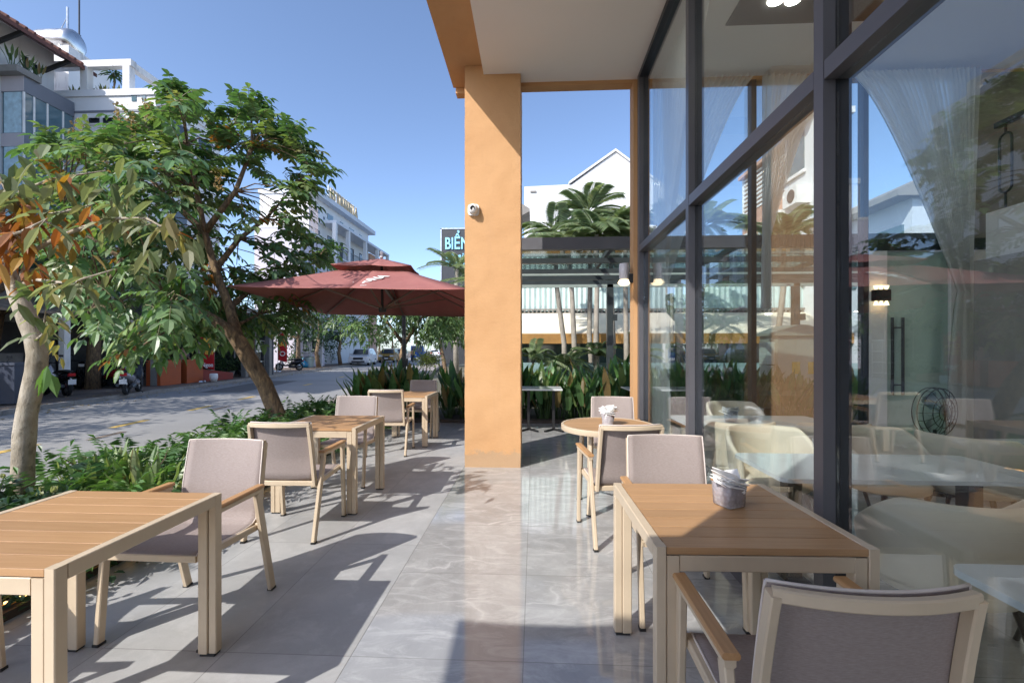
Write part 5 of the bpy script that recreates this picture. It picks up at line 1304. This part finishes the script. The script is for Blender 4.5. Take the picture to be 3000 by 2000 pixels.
poly=[(175, 560), (170, 440), (225, 428), (280, 413), (330, 428), (410, 368), (440, 368), (500, 293), (555, 293), (595, 363), (660, 383), (700, 328), (745, 323), (770, 383), (840, 403), (855, 418), (890, 450), (915, 510), (885, 545), (840, 575), (825, 630), (840, 670), (895, 690), (960, 725), (940, 745), (865, 760), (840, 750), (855, 810), (865, 870), (845, 915), (790, 915), (720, 930), (640, 920), (560, 935), (470, 940), (430, 1000), (410, 1000), (360, 950), (310, 900), (255, 850), (215, 750), (185, 670)]
g=random.Random(5); cl=[]
while len(cl)<168:
    u,v=g.uniform(100,1020),g.uniform(245,1080)
    if not inpoly(u,v,poly): continue
    if 690<u<850 and 560<v<700 and g.random()<.75: continue     # a gap through which the houses show
    if 250<u<520 and 860<v<940 and g.random()<.5: continue
    f=max(5.2,min(8.4,6.8+g.gauss(0,.75)))
    if u>560: f=max(f,7.0+g.uniform(0,.8))
    if u>620 and v>640: f=max(f,4.35/abs(ratio(u))+g.uniform(0,.5))
    cl.append(W(u,v,f))
# tips along the outline
for i in range(len(poly)):
    a,b=poly[i],poly[(i+1)%len(poly)]
    for q in (0,.5):
        u,v=a[0]*(1-q)+b[0]*q,a[1]*(1-q)+b[1]*q; f=6.7+g.gauss(0,.5)
        if u>560: f=max(f,7.0+g.uniform(0,.6))
        if u>620 and v>640: f=max(f,4.35/abs(ratio(u))+g.uniform(0,.5))
        cl.append(W(u,v,f))
c=MB(); ctr=W(560,650,6.8); sprays=0
for p in cl:
    nn=min(nodes,key=lambda q:(q-p).length); 
    a=nn.lerp(p,.5)+Vector((0,0,.08)); m.tube(to_local([nn,a,p],lt_base),[.014,.009,.005],5,False)
    out=(p-ctr); out.normalize()
    for k in range(g.choice((4,5,5,6))):
        d=(out*.8+rdir(g,-.35,.7)).normalized()
        r_=g.random()
        col=(.10,.19,.085) if r_<.42 else (.155,.25,.11) if r_<.76 else (.21,.28,.115) if r_<.94 else (.30,.31,.13) if r_<.985 else (.42,.16,.03)
        frond(c,(p-lt_base)+rdir(g,-1,1)*.05,d,g.uniform(.30,.46),g.choice((4,4,5)),g.uniform(.15,.21),g.uniform(.075,.10),g.uniform(.25,.55),col,g,1)
m.build('trunk',M['bark'],lt,True)
twig=simple('green_twig',(.16,.15,.07),.7)
cr=c.build('crown',[M['leaf'],twig],lt)
# tan flower spikes above the crown
m=MB()
for (u,v) in ((225,345),(345,300),(245,400),(385,330),(430,290),(330,470),(300,430),(640,500),(232,420)):
    p=W(u,v,6.4)-lt_base
    for q in range(46):
        t=g.random(); m.col=jit((.34,.25,.13),g); pp=p+Vector((g.gauss(0,.03),g.gauss(0,.03),-.02-.26*t)); m.leaf(pp,rdir(g),rdir(g),.045,.035,0,.3,True)
m.build('flower_spike',M['leaf_matt'],lt)['kind']='stuff'

# --- near tree with mottled pale trunk and large drooping leaves
nt_base=Vector((-3.86,3.28,-.05)); nt=thing('street_tree','pale mottled trunk tree with large green, yellow and orange drooping leaves','tree',nt_base)
px=[(66,1420),(68,1340),(72,1275),(78,1215),(92,1150),(106,1090),(110,1040),(102,990),(84,940),(62,890),(48,860),(28,800),(-10,700),(-70,560)]
tp=[Vector((nt_base.x,nt_base.y,-.1))]+[W(u,v,3.33) for u,v in px]
m=MB(); m.tube(to_local(tp,nt_base),[.08,.066,.063,.066,.060,.061,.062,.060,.059,.062,.055,.048,.04,.032,.02],14)
bl_=[([(48,860,3.33),(90,740,3.2),(180,690,3.1),(320,640,2.95),(430,640,2.9),(520,690,2.85)],.020),
     ([(28,800,3.33),(60,560,3.3),(150,525,3.25),(310,500,3.2)],.017),
     ([(20,780,3.3),(70,640,3.2),(190,620,3.1),(270,600,3.05)],.016),
     ([(40,840,3.3),(110,820,3.1),(200,830,2.9),(330,790,2.75)],.016),
     ([(-10,700,3.33),(20,560,3.2),(-20,480,3.2)],.018),
     ([(102,1000,3.33),(125,980,3.25),(135,900,3.2)],.012),
     ([(-10,700,3.33),(60,680,2.9),(140,640,2.7)],.014)]
M['leaf_near']=leafmat('near_leaf',.42,.5,.35,(1.2,1.2,.7))
lv=MB(); g=random.Random(12)
def bigleaf(p,d,L,wd,col,dr):
    L*=.72; wd*=.74
    lv.col=jit(col,g,.2); lv.leaf(p,d,Vector((0,0,1))+rdir(g,-1,1)*.5,L,wd,dr,.35)
greens=((.14,.19,.09),(.20,.23,.12),(.26,.26,.145),(.17,.21,.115),(.23,.27,.16)); warm=((.34,.13,.03),(.29,.10,.03),(.36,.21,.05),(.22,.085,.03),(.34,.26,.09))
for P,r0 in bl_:
    Q=[W(*q) for q in P]; L=to_local(Q,nt_base); m.tube(L,[r0*(1-.75*i/(len(L)-1)) for i in range(len(L))],7)
    n=len(Q)-1
    for k in range(int(24*n/4)):
        t=g.uniform(.25,1)*n; i=min(int(t),n-1); p=L[i].lerp(L[i+1],t-i)
        uu=P[i][0]+(P[i+1][0]-P[i][0])*(t-i); vv=P[i][1]+(P[i+1][1]-P[i][1])*(t-i)
        orange=(uu<130 and 560<vv<860 and g.random()<.85) or g.random()<.09
        col=g.choice(warm) if orange else g.choice(greens)
        d=(rdir(g,-.6,.3)+Vector((0,0,-.25))).normalized(); q=p+d*g.uniform(.03,.07); 
        m.tube([p,q],.003,4,False); bigleaf(q,d,g.uniform(.13,.21),g.uniform(.055,.085),col,g.uniform(.2,.6))
# clusters: orange mass at the frame edge, green fans and hanging tips
def fan(u,v,f,n,cols,L=.19,spread=.9,down=.5,sg=30):
    for k in range(int(n*.72)):
        p=W(u+g.gauss(0,sg),v+g.gauss(0,sg),f+g.gauss(0,.08))-nt_base; d=(rdir(g,-.8,.2)*spread+Vector((0,0,-down))).normalized(); bigleaf(p,d,L*g.uniform(.75,1.1),L*.42,g.choice(cols),g.uniform(.1,.5))
fan(30,620,3.1,46,warm,.2,.8,.6,42); fan(40,720,3.15,40,warm,.2,.8,.6,40); fan(200,650,3.1,16,warm,.17,.8,.6,40); fan(265,620,3.05,10,((.45,.10,.05),(.4,.16,.05)),.15,.8,.5,16); fan(90,800,3.15,12,warm,.17,.8,.6,24)
fan(60,530,3.1,16,greens,.24,1,.3,40); fan(400,560,3.0,18,greens,.21,1,.5,45); fan(510,640,2.9,14,((.24,.24,.12),(.3,.28,.14)),.21,.8,.7,22); fan(560,720,2.85,10,((.16,.19,.1),(.2,.22,.12)),.2,.7,.8,20); fan(330,560,3.0,16,greens,.22,1,.5,35); fan(120,480,3.2,10,greens,.22,1,.4,35)
fan(470,720,2.85,12,greens,.2,.8,.7,35); fan(60,870,3.1,14,((.20,.26,.12),(.14,.2,.08)),.2,1,.2,30); fan(145,960,3.1,10,((.30,.27,.10),(.24,.24,.1)),.12,1,.6,16); fan(160,1030,3.1,8,((.45,.36,.10),(.36,.3,.1)),.08,1,.7,10); fan(140,1075,3.1,7,((.11,.2,.06),(.13,.22,.07)),.22,.6,.9,12); fan(180,830,3.1,14,((.16,.2,.08),(.3,.28,.1)),.18,1,.6,40); fan(230,560,3.1,16,((.28,.24,.07),(.36,.2,.03),(.15,.17,.07)),.2,1,.6,45); fan(150,580,3.1,14,greens+warm[:2],.2,1,.6,45); fan(-40,560,3.2,30,greens,.24,1,.4,50)
m.build('trunk',M['bark_pale'],nt,True); lv.build('crown',M['leaf_near'],nt)

# --- simpler trees further off
def leafy(name,label,base,h,tr,trunk_top,crowns,nleaf,ls,cols,seed,group='trees along the street',bark='bark',fronds=False):
    g=random.Random(seed); base=Vector(base); r=thing(name,label,'tree',base,0,group)
    m=MB(); tt=Vector(trunk_top)-base; mid=tt*.5+Vector((g.uniform(-.15,.15),g.uniform(-.15,.15),0)); m.tube([Vector((0,0,-.1)),mid,tt],[tr,tr*.8,tr*.6],10)
    c=MB()
    for (cx,cy,cz,rx,ry,rz) in crowns:
        cc=Vector((cx,cy,cz))-base; m.tube([tt,tt.lerp(cc,.5)+Vector((0,0,.1)),cc],[tr*.5,tr*.35,tr*.15],7)
        for k in range(max(10,int(nleaf/26/len(crowns)))):
            d=rdir(g,-1,1); q=cc+Vector((d.x*rx,d.y*ry,d.z*rz))*g.uniform(.45,1.05); tone=g.choice(cols)
            if k%3==0: m.tube([cc,cc.lerp(q,.6)+Vector((0,0,.05)),q],[tr*.15,tr*.1,.006],5,False)
            if fronds:
                for e in range(5): frond(c,q,(d+rdir(g,-.6,.5)).normalized(),g.uniform(.35,.55),4,ls,ls*.4,.5,jit(tone,g),g,None,True,True)
            else:
                for e in range(26):
                    p=q+Vector((g.gauss(0,.22),g.gauss(0,.22),g.gauss(0,.17)))*(rx/1.6)**.5; c.col=jit(tone,g,.3); c.leaf(p,rdir(g,-.8,.5),rdir(g,-.2,1),ls*g.uniform(.7,1.2),ls*.5,.2,.3,True)
    m.build('trunk',M[bark],r,True); c.build('crown',M['leaf'],r); return r
dk=((.035,.075,.04),(.05,.10,.05),(.07,.125,.055)); mdg=((.07,.14,.06),(.10,.18,.075),(.14,.21,.085)); ltg=((.12,.20,.08),(.16,.25,.10),(.09,.15,.06))
p=FL(272,1138); leafy('street_tree','dark trunked pavement tree among the parked motorbikes',(p.x,p.y,0),6,.24,(p.x+.2,p.y,2.9),[(p.x+.2,p.y,4.4,2.3,2.2,1.2),(p.x-1.6,p.y-.5,3.9,1.7,1.6,.9),(p.x+1.9,p.y+.8,3.8,1.6,1.6,.9)],2600,.16,dk,3)
p=FL(20,1150); leafy('street_tree','pavement tree at the far left, its trunk behind the pale near trunk',(p.x-.3,p.y,0),6,.16,(p.x-.2,p.y,2.6),[(p.x,p.y,4.0,2.0,2.0,1.1),(p.x+1.8,p.y+.6,3.6,1.4,1.4,.8)],1700,.16,dk,4)
p=FL(742,1105); leafy('street_tree','small crooked tree by the second red banner',(p.x-.8,p.y+1,0),4.5,.12,(p.x-.6,p.y+1,2.5),[(p.x-.6,p.y+1,3.5,1.6,1.6,.9)],1000,.15,mdg,5)
p=FL(655,1112); leafy('street_tree','bushy pavement tree right of the orange counter',(p.x-.6,p.y,0),4,.12,(p.x-.6,p.y,1.6),[(p.x-.6,p.y,2.6,1.2,1.2,1.2)],900,.15,dk,15)
for k,(u,f,x0,h) in enumerate(((878,0,-16.7,31.5),(925,0,-17.4,36.0),(975,0,-18.0,41.5),(1060,58,0,5.2),(1130,72,0,5.4))):
    q=W(u,HOR,f) if f else Vector((x0+1,h,0)); h=4.8 if not f else h
    leafy('street_tree',['shadowy tree beyond the second banner','shadowy tree behind the national flag','dark tree above the white sport utility car','far street tree above the gold car','farthest street tree above the blue truck'][k],(q.x-1,q.y,0),h,.2,(q.x-1,q.y,2.2),[(q.x-1,q.y,3.6,2.6,2.6,1.6),(q.x-2.6,q.y+1,2.4,1.9,1.9,1.6)],1800,.24,dk if k<3 else mdg,30+k)
leafy('street_tree','light leaved forked tree beneath the parasol edge',(-3.95,12.9,0),4.4,.12,(-3.7,12.8,1.55),[(-4.6,12.7,2.6,1.1,1.1,.7),(-2.9,12.9,2.7,1.0,1.1,.7),(-3.8,13.2,3.1,1.3,1.2,.7)],3900,.17,ltg,41,fronds=True)
leafy('street_tree','slim leaning tree right of the parasol pole',(-3.6,18.9,0),4.6,.10,(-4.1,19.4,1.9),[(-4.2,19.4,3.0,1.5,1.5,.9),(-3.0,19.6,2.9,1.2,1.3,.8)],2600,.19,mdg+ltg,42,fronds=True)
q=W(1250,1050,13.5); leafy('shrub','pale yellow green clipped shrub by the road under the parasol',(q.x,q.y,0),1.4,.03,(q.x,q.y,.8),[(q.x,q.y,1.12,.34,.34,.18)],900,.07,((.30,.36,.12),(.24,.3,.1)),43,'shrubs by the road')
for k,(x,y) in enumerate(((-14.6,7.2),(-14.4,2.4),(-14.9,11.6))):
    leafy('street_tree',['pavement tree out of view at the left, shading the road','second pavement tree out of view at the left, shading the road','leafy pavement tree shading the parked bikes at the left'][k],(x,y,0),6,.2,(x,y,2.8),[(x,y,4.6,2.4,2.6,1.3),(x+1.6,y+1,4.2,1.8,1.8,1.0),(x-1.3,y-1.2,4.0,1.7,1.7,1.0)],2800,.22,dk,140+k)
# far green mass at the end of the street
for k in range(5):
    q=W(1080+k*70,HOR,95+k*6); leafy('distant_tree','hazy tree closing the end of the street',(q.x,q.y,0),8,.3,(q.x,q.y,3),[(q.x,q.y,5,4.5,4.5,3)],700,.6,((.06,.10,.05),(.08,.12,.06)),60+k,'trees closing the street')
# --- palms
def palm(base,top,seed,label,n=15,L=1.9,group='palms behind the pergola',tr=.075):
    g=random.Random(seed); base=Vector(base); r=thing('palm_tree',label,'palm',base,0,group); t_=Vector(top)-base
    m=MB(); pts=[Vector((0,0,-.1))+(t_)*0,t_*.35+Vector((g.uniform(-.1,.1),0,0)),t_*.7+Vector((g.uniform(-.08,.08),0,0)),t_]; m.tube(pts,[tr*1.25,tr,tr*.9,tr*.8],10)
    for k in range(20):
        z=k/20; p=Vector((0,0,0)).lerp(t_,z)
    m.build('trunk',M['palm'],r,True)
    c=MB()
    for k in range(n):
        a=2*PI*k/n*2.4+g.uniform(-.2,.2); el=g.uniform(.12,1.38); d=Vector((math.cos(a)*math.cos(el),math.sin(a)*math.cos(el),math.sin(el)))
        LL=L*g.uniform(.8,1.1); dr=g.uniform(.28,.6); P=[t_+d*LL*q/8-Vector((0,0,dr*LL*(q/8)**2)) for q in range(9)]
        c.cur=0; c.col=(.14,.18,.07); c.tube(P,[.018-.0017*q for q in range(9)],4,False)
        for q in range(26):
            s=.12+.88*q/26; i=min(int(s*8),7); p=P[i].lerp(P[i+1],s*8-i); tg=(P[i+1]-P[i]).normalized(); sd=tg.cross(Vector((0,0,1)))
            if sd.length<.05: sd=Vector((1,0,0))
            sd.normalize()
            for sg in (-1,1):
                c.col=jit(g.choice(((.20,.27,.16),(.26,.32,.20),(.31,.37,.23))),g,.2)
                c.leaf(p,(sd*sg+tg*.7+Vector((0,0,.25-.5*s))).normalized(),Vector((0,0,1)),.42*min(1,L/1.3)*(1-.5*abs(s-.45)),.034,.25,.2,True)
    c.build('crown',M['palmleaf'],r); return r
M['palmleaf']=leafmat('palm_leaf',.45,.5,.4,(1.2,1.25,.7))
M['palm']=simple('palm_trunk',(.32,.29,.24),.85,var=.25,scale=6,bump=.5,bscale=18)
pl=[((1655,1085,13.2),(1625,640,13.0),'slender palm at the left of the clump behind the pergola'),((1700,1090,12.6),(1662,665,12.6),'leaning palm second from the left in the clump'),((1742,1090,13.4),(1722,600,13.6),'tallest palm rising in the middle of the clump'),((1752,1085,12.2),(1748,640,12.2),'straight pale trunked palm in front of the middle'),((1790,1090,13.0),(1790,655,13.0),'palm just left of the pergola post'),((1838,1090,12.8),(1832,640,13.0),'palm beside the orange corner post')]
for k,(a,b,l) in enumerate(pl):
    A_=W(*a); A_.z=-.1; b=(b[0],b[1]+(48 if k!=2 else 25),b[2]); palm(A_,W(*b),70+k,l,n=15,L=1.45)
for k,(x,y,h) in enumerate(((-.1,12.0,1.2),(.75,12.3,1.0),(1.6,12.2,1.25),(2.9,12.2,1.5))):
    palm((x,y,-.1),(x+.1,y,h),120+k,['low clumping palm by the right edge of the orange column','small palm among the pale palm trunks','low palm near the pergola post','low palm seen through the first panes'][k],n=11,L=.85,group='low palms under the pergola',tr=.035)
q=W(1338,772,24); palm((q.x,q.y,-.2),(q.x,q.y,q.z-.3),90,'palm in front of the grey sign tower',n=16,L=2.4,group='palms by the street',tr=.13)
q=W(1420,800,22); palm((q.x,q.y,-.2),(q.x,q.y,q.z-.4),91,'palm half hidden by the orange column',n=14,L=2.2,group='palms by the street',tr=.13)
for k,(x,y,h) in enumerate(((3.6,12.6,4.4),(4.6,13.2,4.9),(6.3,12.2,4.3))):
    palm((x,y,-.1),(x+.2,y,h),95+k,['palm seen through the end glass near the dark mullion','second palm seen through the end glass','palm seen through the glass behind the cabinet'][k],n=13,L=1.7)

# --- bedding plants
def fernlike(seed,size=1.0,cols=None):
    g=random.Random(seed); m=MB(); cols=cols or ((.065,.15,.05),(.10,.20,.065),(.145,.25,.085))
    for k in range(24):
        a=2.4*k; el=g.uniform(.45,1.35); d=Vector((math.cos(a)*math.cos(el),math.sin(a)*math.cos(el),math.sin(el))); s=g.uniform(.16,.36)*size
        b=d*s; m.col=(.12,.17,.06); m.tube([Vector((0,0,0)),b*.5,b],[.007,.006,.005],4,False)
        frond(m,b,(d+Vector((0,0,-.15))).normalized(),g.uniform(.24,.34)*size,8,.115*size,.024*size,g.uniform(.25,.55),g.choice(cols),g,None,True,True)
    return m
def broad(seed,h=1.0,n=16,cols=((.045,.11,.045),(.065,.15,.055),(.10,.20,.07),(.16,.22,.08)),w_=.13):
    g=random.Random(seed); m=MB()
    for k in range(n):
        a=2.4*k+g.uniform(-.3,.3); lean=g.uniform(.05,.45); d=Vector((math.cos(a)*lean,math.sin(a)*lean,1)).normalized(); b=Vector((math.cos(a)*.06,math.sin(a)*.06,0)); st=h*g.uniform(.25,.55)
        L=h*g.uniform(.45,.62); p=b+d*st; m.col=(.07,.13,.045); m.tube([b,p],[.010,.007],5,False)
        m.col=jit(g.choice(cols),g,.2) if g.random()<.93 else jit((.22,.16,.07),g); 
        sd=d.cross(Vector((math.cos(a),math.sin(a),0)));
        # long blade in 6 steps
        nn=sd.cross(d).normalized(); P=[]
        for q in range(7):
            t=q/6; ww=w_*h*(math.sin(PI*min(1,.12+.9*t))**.8)*.5 if q<6 else .002; c_=p+d*L*t+Vector((math.cos(a),math.sin(a),-.4))*(.16*L*t*t*g.uniform(.6,1.4)); P+=[c_-sd.normalized()*ww+nn*ww*.35,c_,c_+sd.normalized()*ww+nn*ww*.35]
        bb=m.add(P)
        for q in range(6):
            e=bb+q*3; m.addf((e,e+1,e+4,e+3)); m.addf((e+1,e+2,e+5,e+4))
    return m
def protos(fn,seeds,name,mat):
    return [fn(s_) for s_ in seeds]
def plant(name,label,cat,mb_or_mesh,mat,loc,rz,sc,group):
    if isinstance(mb_or_mesh,MB): o=mb_or_mesh.build('foliage',mat); 
    else: o=bpy.data.objects.new('foliage',mb_or_mesh); COL.objects.link(o)
    o.name=name; o.location=loc; o.rotation_euler=(0,0,rz); o.scale=(sc,sc,sc); tag(o,label,cat,group); return o.data
g=random.Random(77)
fl=[fernlike(s_).build('fern',M['leaf']) for s_ in (1,2,3,4)]
fm=[o.data for o in fl]
for o in fl: bpy.data.objects.remove(o)
lab='cut leaved green fern plant in the bed along the left tables'
k=0; y=2.9
while y<8.7:
    for x in (-2.98,-3.3,-3.62,-3.92):
        xx=x+g.uniform(-.09,.09); yy=y+g.uniform(-.12,.12)
        if (Vector((xx,yy,0))-nt_base).xy.length<.22: continue
        if y<3.6 and x<-3.7: continue
        plant('fern',lab,'plant',fm[k%4],M['leaf'],(xx,yy,-.03),g.uniform(0,6.28),g.uniform(.9,1.25),'ferns in the left bed'); k+=1
    y+=.36
pv=[]
for (u,v,f) in ((292,1400,3.9),(345,1395,4.0),(415,1400,3.8),(450,1420,3.6)):
    q=W(u,v,f); mbp=broad(200+u,.60,20,((.26,.33,.17),(.18,.28,.11),(.34,.40,.22),(.10,.20,.06)),.105)
    plant('variegated_plant','pale variegated upright leaved plant left of the nearest sunlit armchair','plant',mbp,M['leaf'],(q.x,q.y,-.02),g.uniform(0,6),1,'pale variegated plants in the left bed')
# rose bushes by the near table
def rose(seed,h):
    g=random.Random(seed); m=MB(); b=MB()
    for s_ in range(9):
        a=g.uniform(0,6.28); top=Vector((math.cos(a)*.28*g.uniform(.3,1),math.sin(a)*.28*g.uniform(.3,1),h*g.uniform(.6,1.05)))
        P=[Vector((0,0,0)),top*.5+Vector((g.uniform(-.05,.05),g.uniform(-.05,.05),.05)),top]; m.col=(.07,.10,.04); m.tube(P,[.006,.004,.003],5,False)
        for q in range(16):
            t=g.uniform(.3,.98); p=P[0].lerp(P[1],t*2) if t<.5 else P[1].lerp(P[2],t*2-1); d=rdir(g,-.3,.5); c_=p+d*.06; m.col=(.06,.09,.04); m.tube([p,c_],.002,3,False)
            for e in range(4):
                m.col=jit(g.choice(((.03,.07,.04),(.045,.09,.05),(.07,.12,.06))),g); m.leaf(c_,(d+rdir(g,-.6,.6)).normalized(),Vector((0,0,1))+rdir(g)*.4,.058,.04,.2,.3)
        if s_%2==0:
            m.col=(.42,.44,.30); c0_=top
            for e in range(7): m.leaf(c0_-Vector((0,0,.012)),(Vector((0,0,1))+rdir(g,-.2,.4)*.45).normalized(),rdir(g),.036,.026,-.1,.5)
    return m
for k,(x,y,h) in enumerate(((-3.05,1.9,.66),(-3.35,2.25,.72),(-3.0,2.45,.62),(-3.5,2.65,.66),(-3.1,2.8,.58),(-3.7,2.2,.7),(-3.45,1.8,.75),(-3.9,2.6,.7),(-3.15,1.5,.6),(-3.75,2.95,.55))):
    plant('rose_bush','thin stemmed rose bush with pale buds behind the nearest left table','plant',rose(300+k,h),M['leaf'],(x,y,-.03),g.uniform(0,6),1,'rose bushes in the left bed')
# low creeping cover along the edge of the bed
m=MB(); gg=random.Random(9)
for k in range(2600):
    y=gg.uniform(-.3,8.6); x=-2.84-abs(gg.gauss(0,.35)); 
    if gg.random()<.25: x=-2.74+abs(gg.gauss(0,.04)); 
    if x<-4.1: continue
    z=.05+gg.uniform(0,.16)*(1 if x<-2.8 else .8); m.col=jit(gg.choice(((.03,.07,.035),(.05,.10,.04),(.08,.13,.05))),gg); m.leaf((x,y,z),rdir(gg,-.2,.6),Vector((0,0,1))+rdir(gg)*.5,gg.uniform(.04,.075),gg.uniform(.03,.05),.2,.3,True)
tag(m.build('ground_cover',M['leaf']),'low dark leafy ground cover spilling at the bed edge','ground cover',kind='stuff')
for k,(x,y) in enumerate(((-2.78,2.62),(-2.74,3.05),(-2.79,3.9))):
    mbp=MB(); g2=random.Random(500+k)
    for q in range(150): mbp.col=jit(g2.choice(((.04,.085,.045),(.06,.11,.05))),g2); mbp.leaf((g2.gauss(0,.12),g2.gauss(0,.16),.03+abs(g2.gauss(0,.09))),rdir(g2,-.2,.8),rdir(g2,.2,1),.065,.045,.2,.3)
    plant('creeper','low dark creeping plant spilling over the bed edge behind a chair','plant',mbp,M['leaf'],(x,y,0),0,1,'creeping plants on the bed edge')
# tall broad leaved plants closing the terrace
bl2=[broad(400+s_,1.12,16).build('broad',M['leaf']) for s_ in range(5)]; bm_=[o.data for o in bl2]
for o in bl2: bpy.data.objects.remove(o)
k=0; x=-3.5
while x<6.4:
    for yy in (9.15,9.5,10.0):
        xx=x+g.uniform(-.12,.12); y_=yy+g.uniform(-.1,.1)
        if abs(xx-pole.x)<.16 and abs(y_-pole.y)<.25: continue
        if -2.4<xx<-1.75: sc=g.uniform(.5,.62)
        else: sc=g.uniform(.62,1.15)
        if abs(xx-5.35)<.7 and 9.3<y_<10.2: continue
        plant('broad_leaf_plant','tall broad leaved plant in the bed closing the terrace','plant',bm_[k%5],M['leaf'],(xx,y_,-.03),g.uniform(0,6.3),sc,'broad leaved plants at the terrace end'); k+=1
    x+=.33
# rooftop planting
def pot_plant(p,label,h,n,seed,cols=((.05,.10,.03),(.09,.15,.05))):
    plant('rooftop_plant',label,'plant',broad(seed,h,n,cols,.12),M['leaf'],p,0,1,'potted plants on the house roof')
a_=onY(275,262,17.4); 
for q in range(4): pot_plant((a_.x-.9+q*.62,17.5,11.4),'bushy potted plant low on the white roof parapet',.6,20,600+q,((.10,.13,.03),(.16,.16,.05),(.06,.10,.03)))
a_=onY(325,250,17.5); r_=thing('rooftop_plant','tall stemmed rooftop plant standing inside the white open frame','plant',(a_.x,17.6,11.4)); m=MB(); m.tube([(0,0,0),(.05,0,.8),(0,0,1.2)],[.04,.03,.02],6); m.build('stem',M['bark'],r_)
m=MB(); g3=random.Random(8)
for q in range(60): m.col=jit((.06,.12,.04),g3); m.leaf((g3.gauss(0,.1),0,1.0+g3.random()*.3),rdir(g3,-.4,.8),(0,0,1),.42,.07,.5,.2)
m.build('foliage',M['leaf'],r_)
a_=onY(415,260,17.6); pot_plant((a_.x,19,11.4),'spiky rooftop plant near the right end of the parapet',.9,12,611)
for q,(xx,yy) in enumerate(((-17.7,15.0),(-17.6,15.4),(-17.75,15.9))): pot_plant((xx-.5,yy,zs[0]+.2),'thin plant in the window box above the glazed bay',.7,8,620+q)
# shrubs and pots on the far pavement
for k,(u,v,h,s_) in enumerate(((640,1108,1.1,1),(665,1106,.9,2),(690,1104,1.2,3),(770,1090,1.3,4),(720,1098,1.0,5),(870,1078,.9,6),(915,1072,1.1,7),(945,1069,1.2,8),(975,1066,1.2,9),(205,1138,.5,10))):
    p=FL(u,v); mbp=MB(); g2=random.Random(700+k)
    for q in range(260): mbp.col=jit(g2.choice(dk+mdg),g2); mbp.leaf((g2.gauss(0,.3),g2.gauss(0,.3),h*(.3+.7*g2.random())),rdir(g2,-.2,.8),rdir(g2,0,1),.16,.07,.3,.3,True)
    r_=thing('pot_plant',['leafy potted shrub beside the orange ramp','short potted shrub in the row right of the banner','tall potted shrub in the row right of the banner','dark potted shrub before the lilac wall','potted shrub left of the lilac wall','low shrub behind the blue bag','shrub behind the waste bin','shrub beneath the national flag','shrub beside the white car','low pale green plant beside the maroon motorbike'][k],'plant',(p.x-.4,p.y+.2,0),0,'shrubs and pots on the far pavement'); mbp.build('foliage',M['leaf'],r_)
    m=MB(); m.lathe([(0,0),(.14,0),(.2,.3),(.17,.3),(0,.26)],12); m.build('pot',M['concrete'],r_,True)
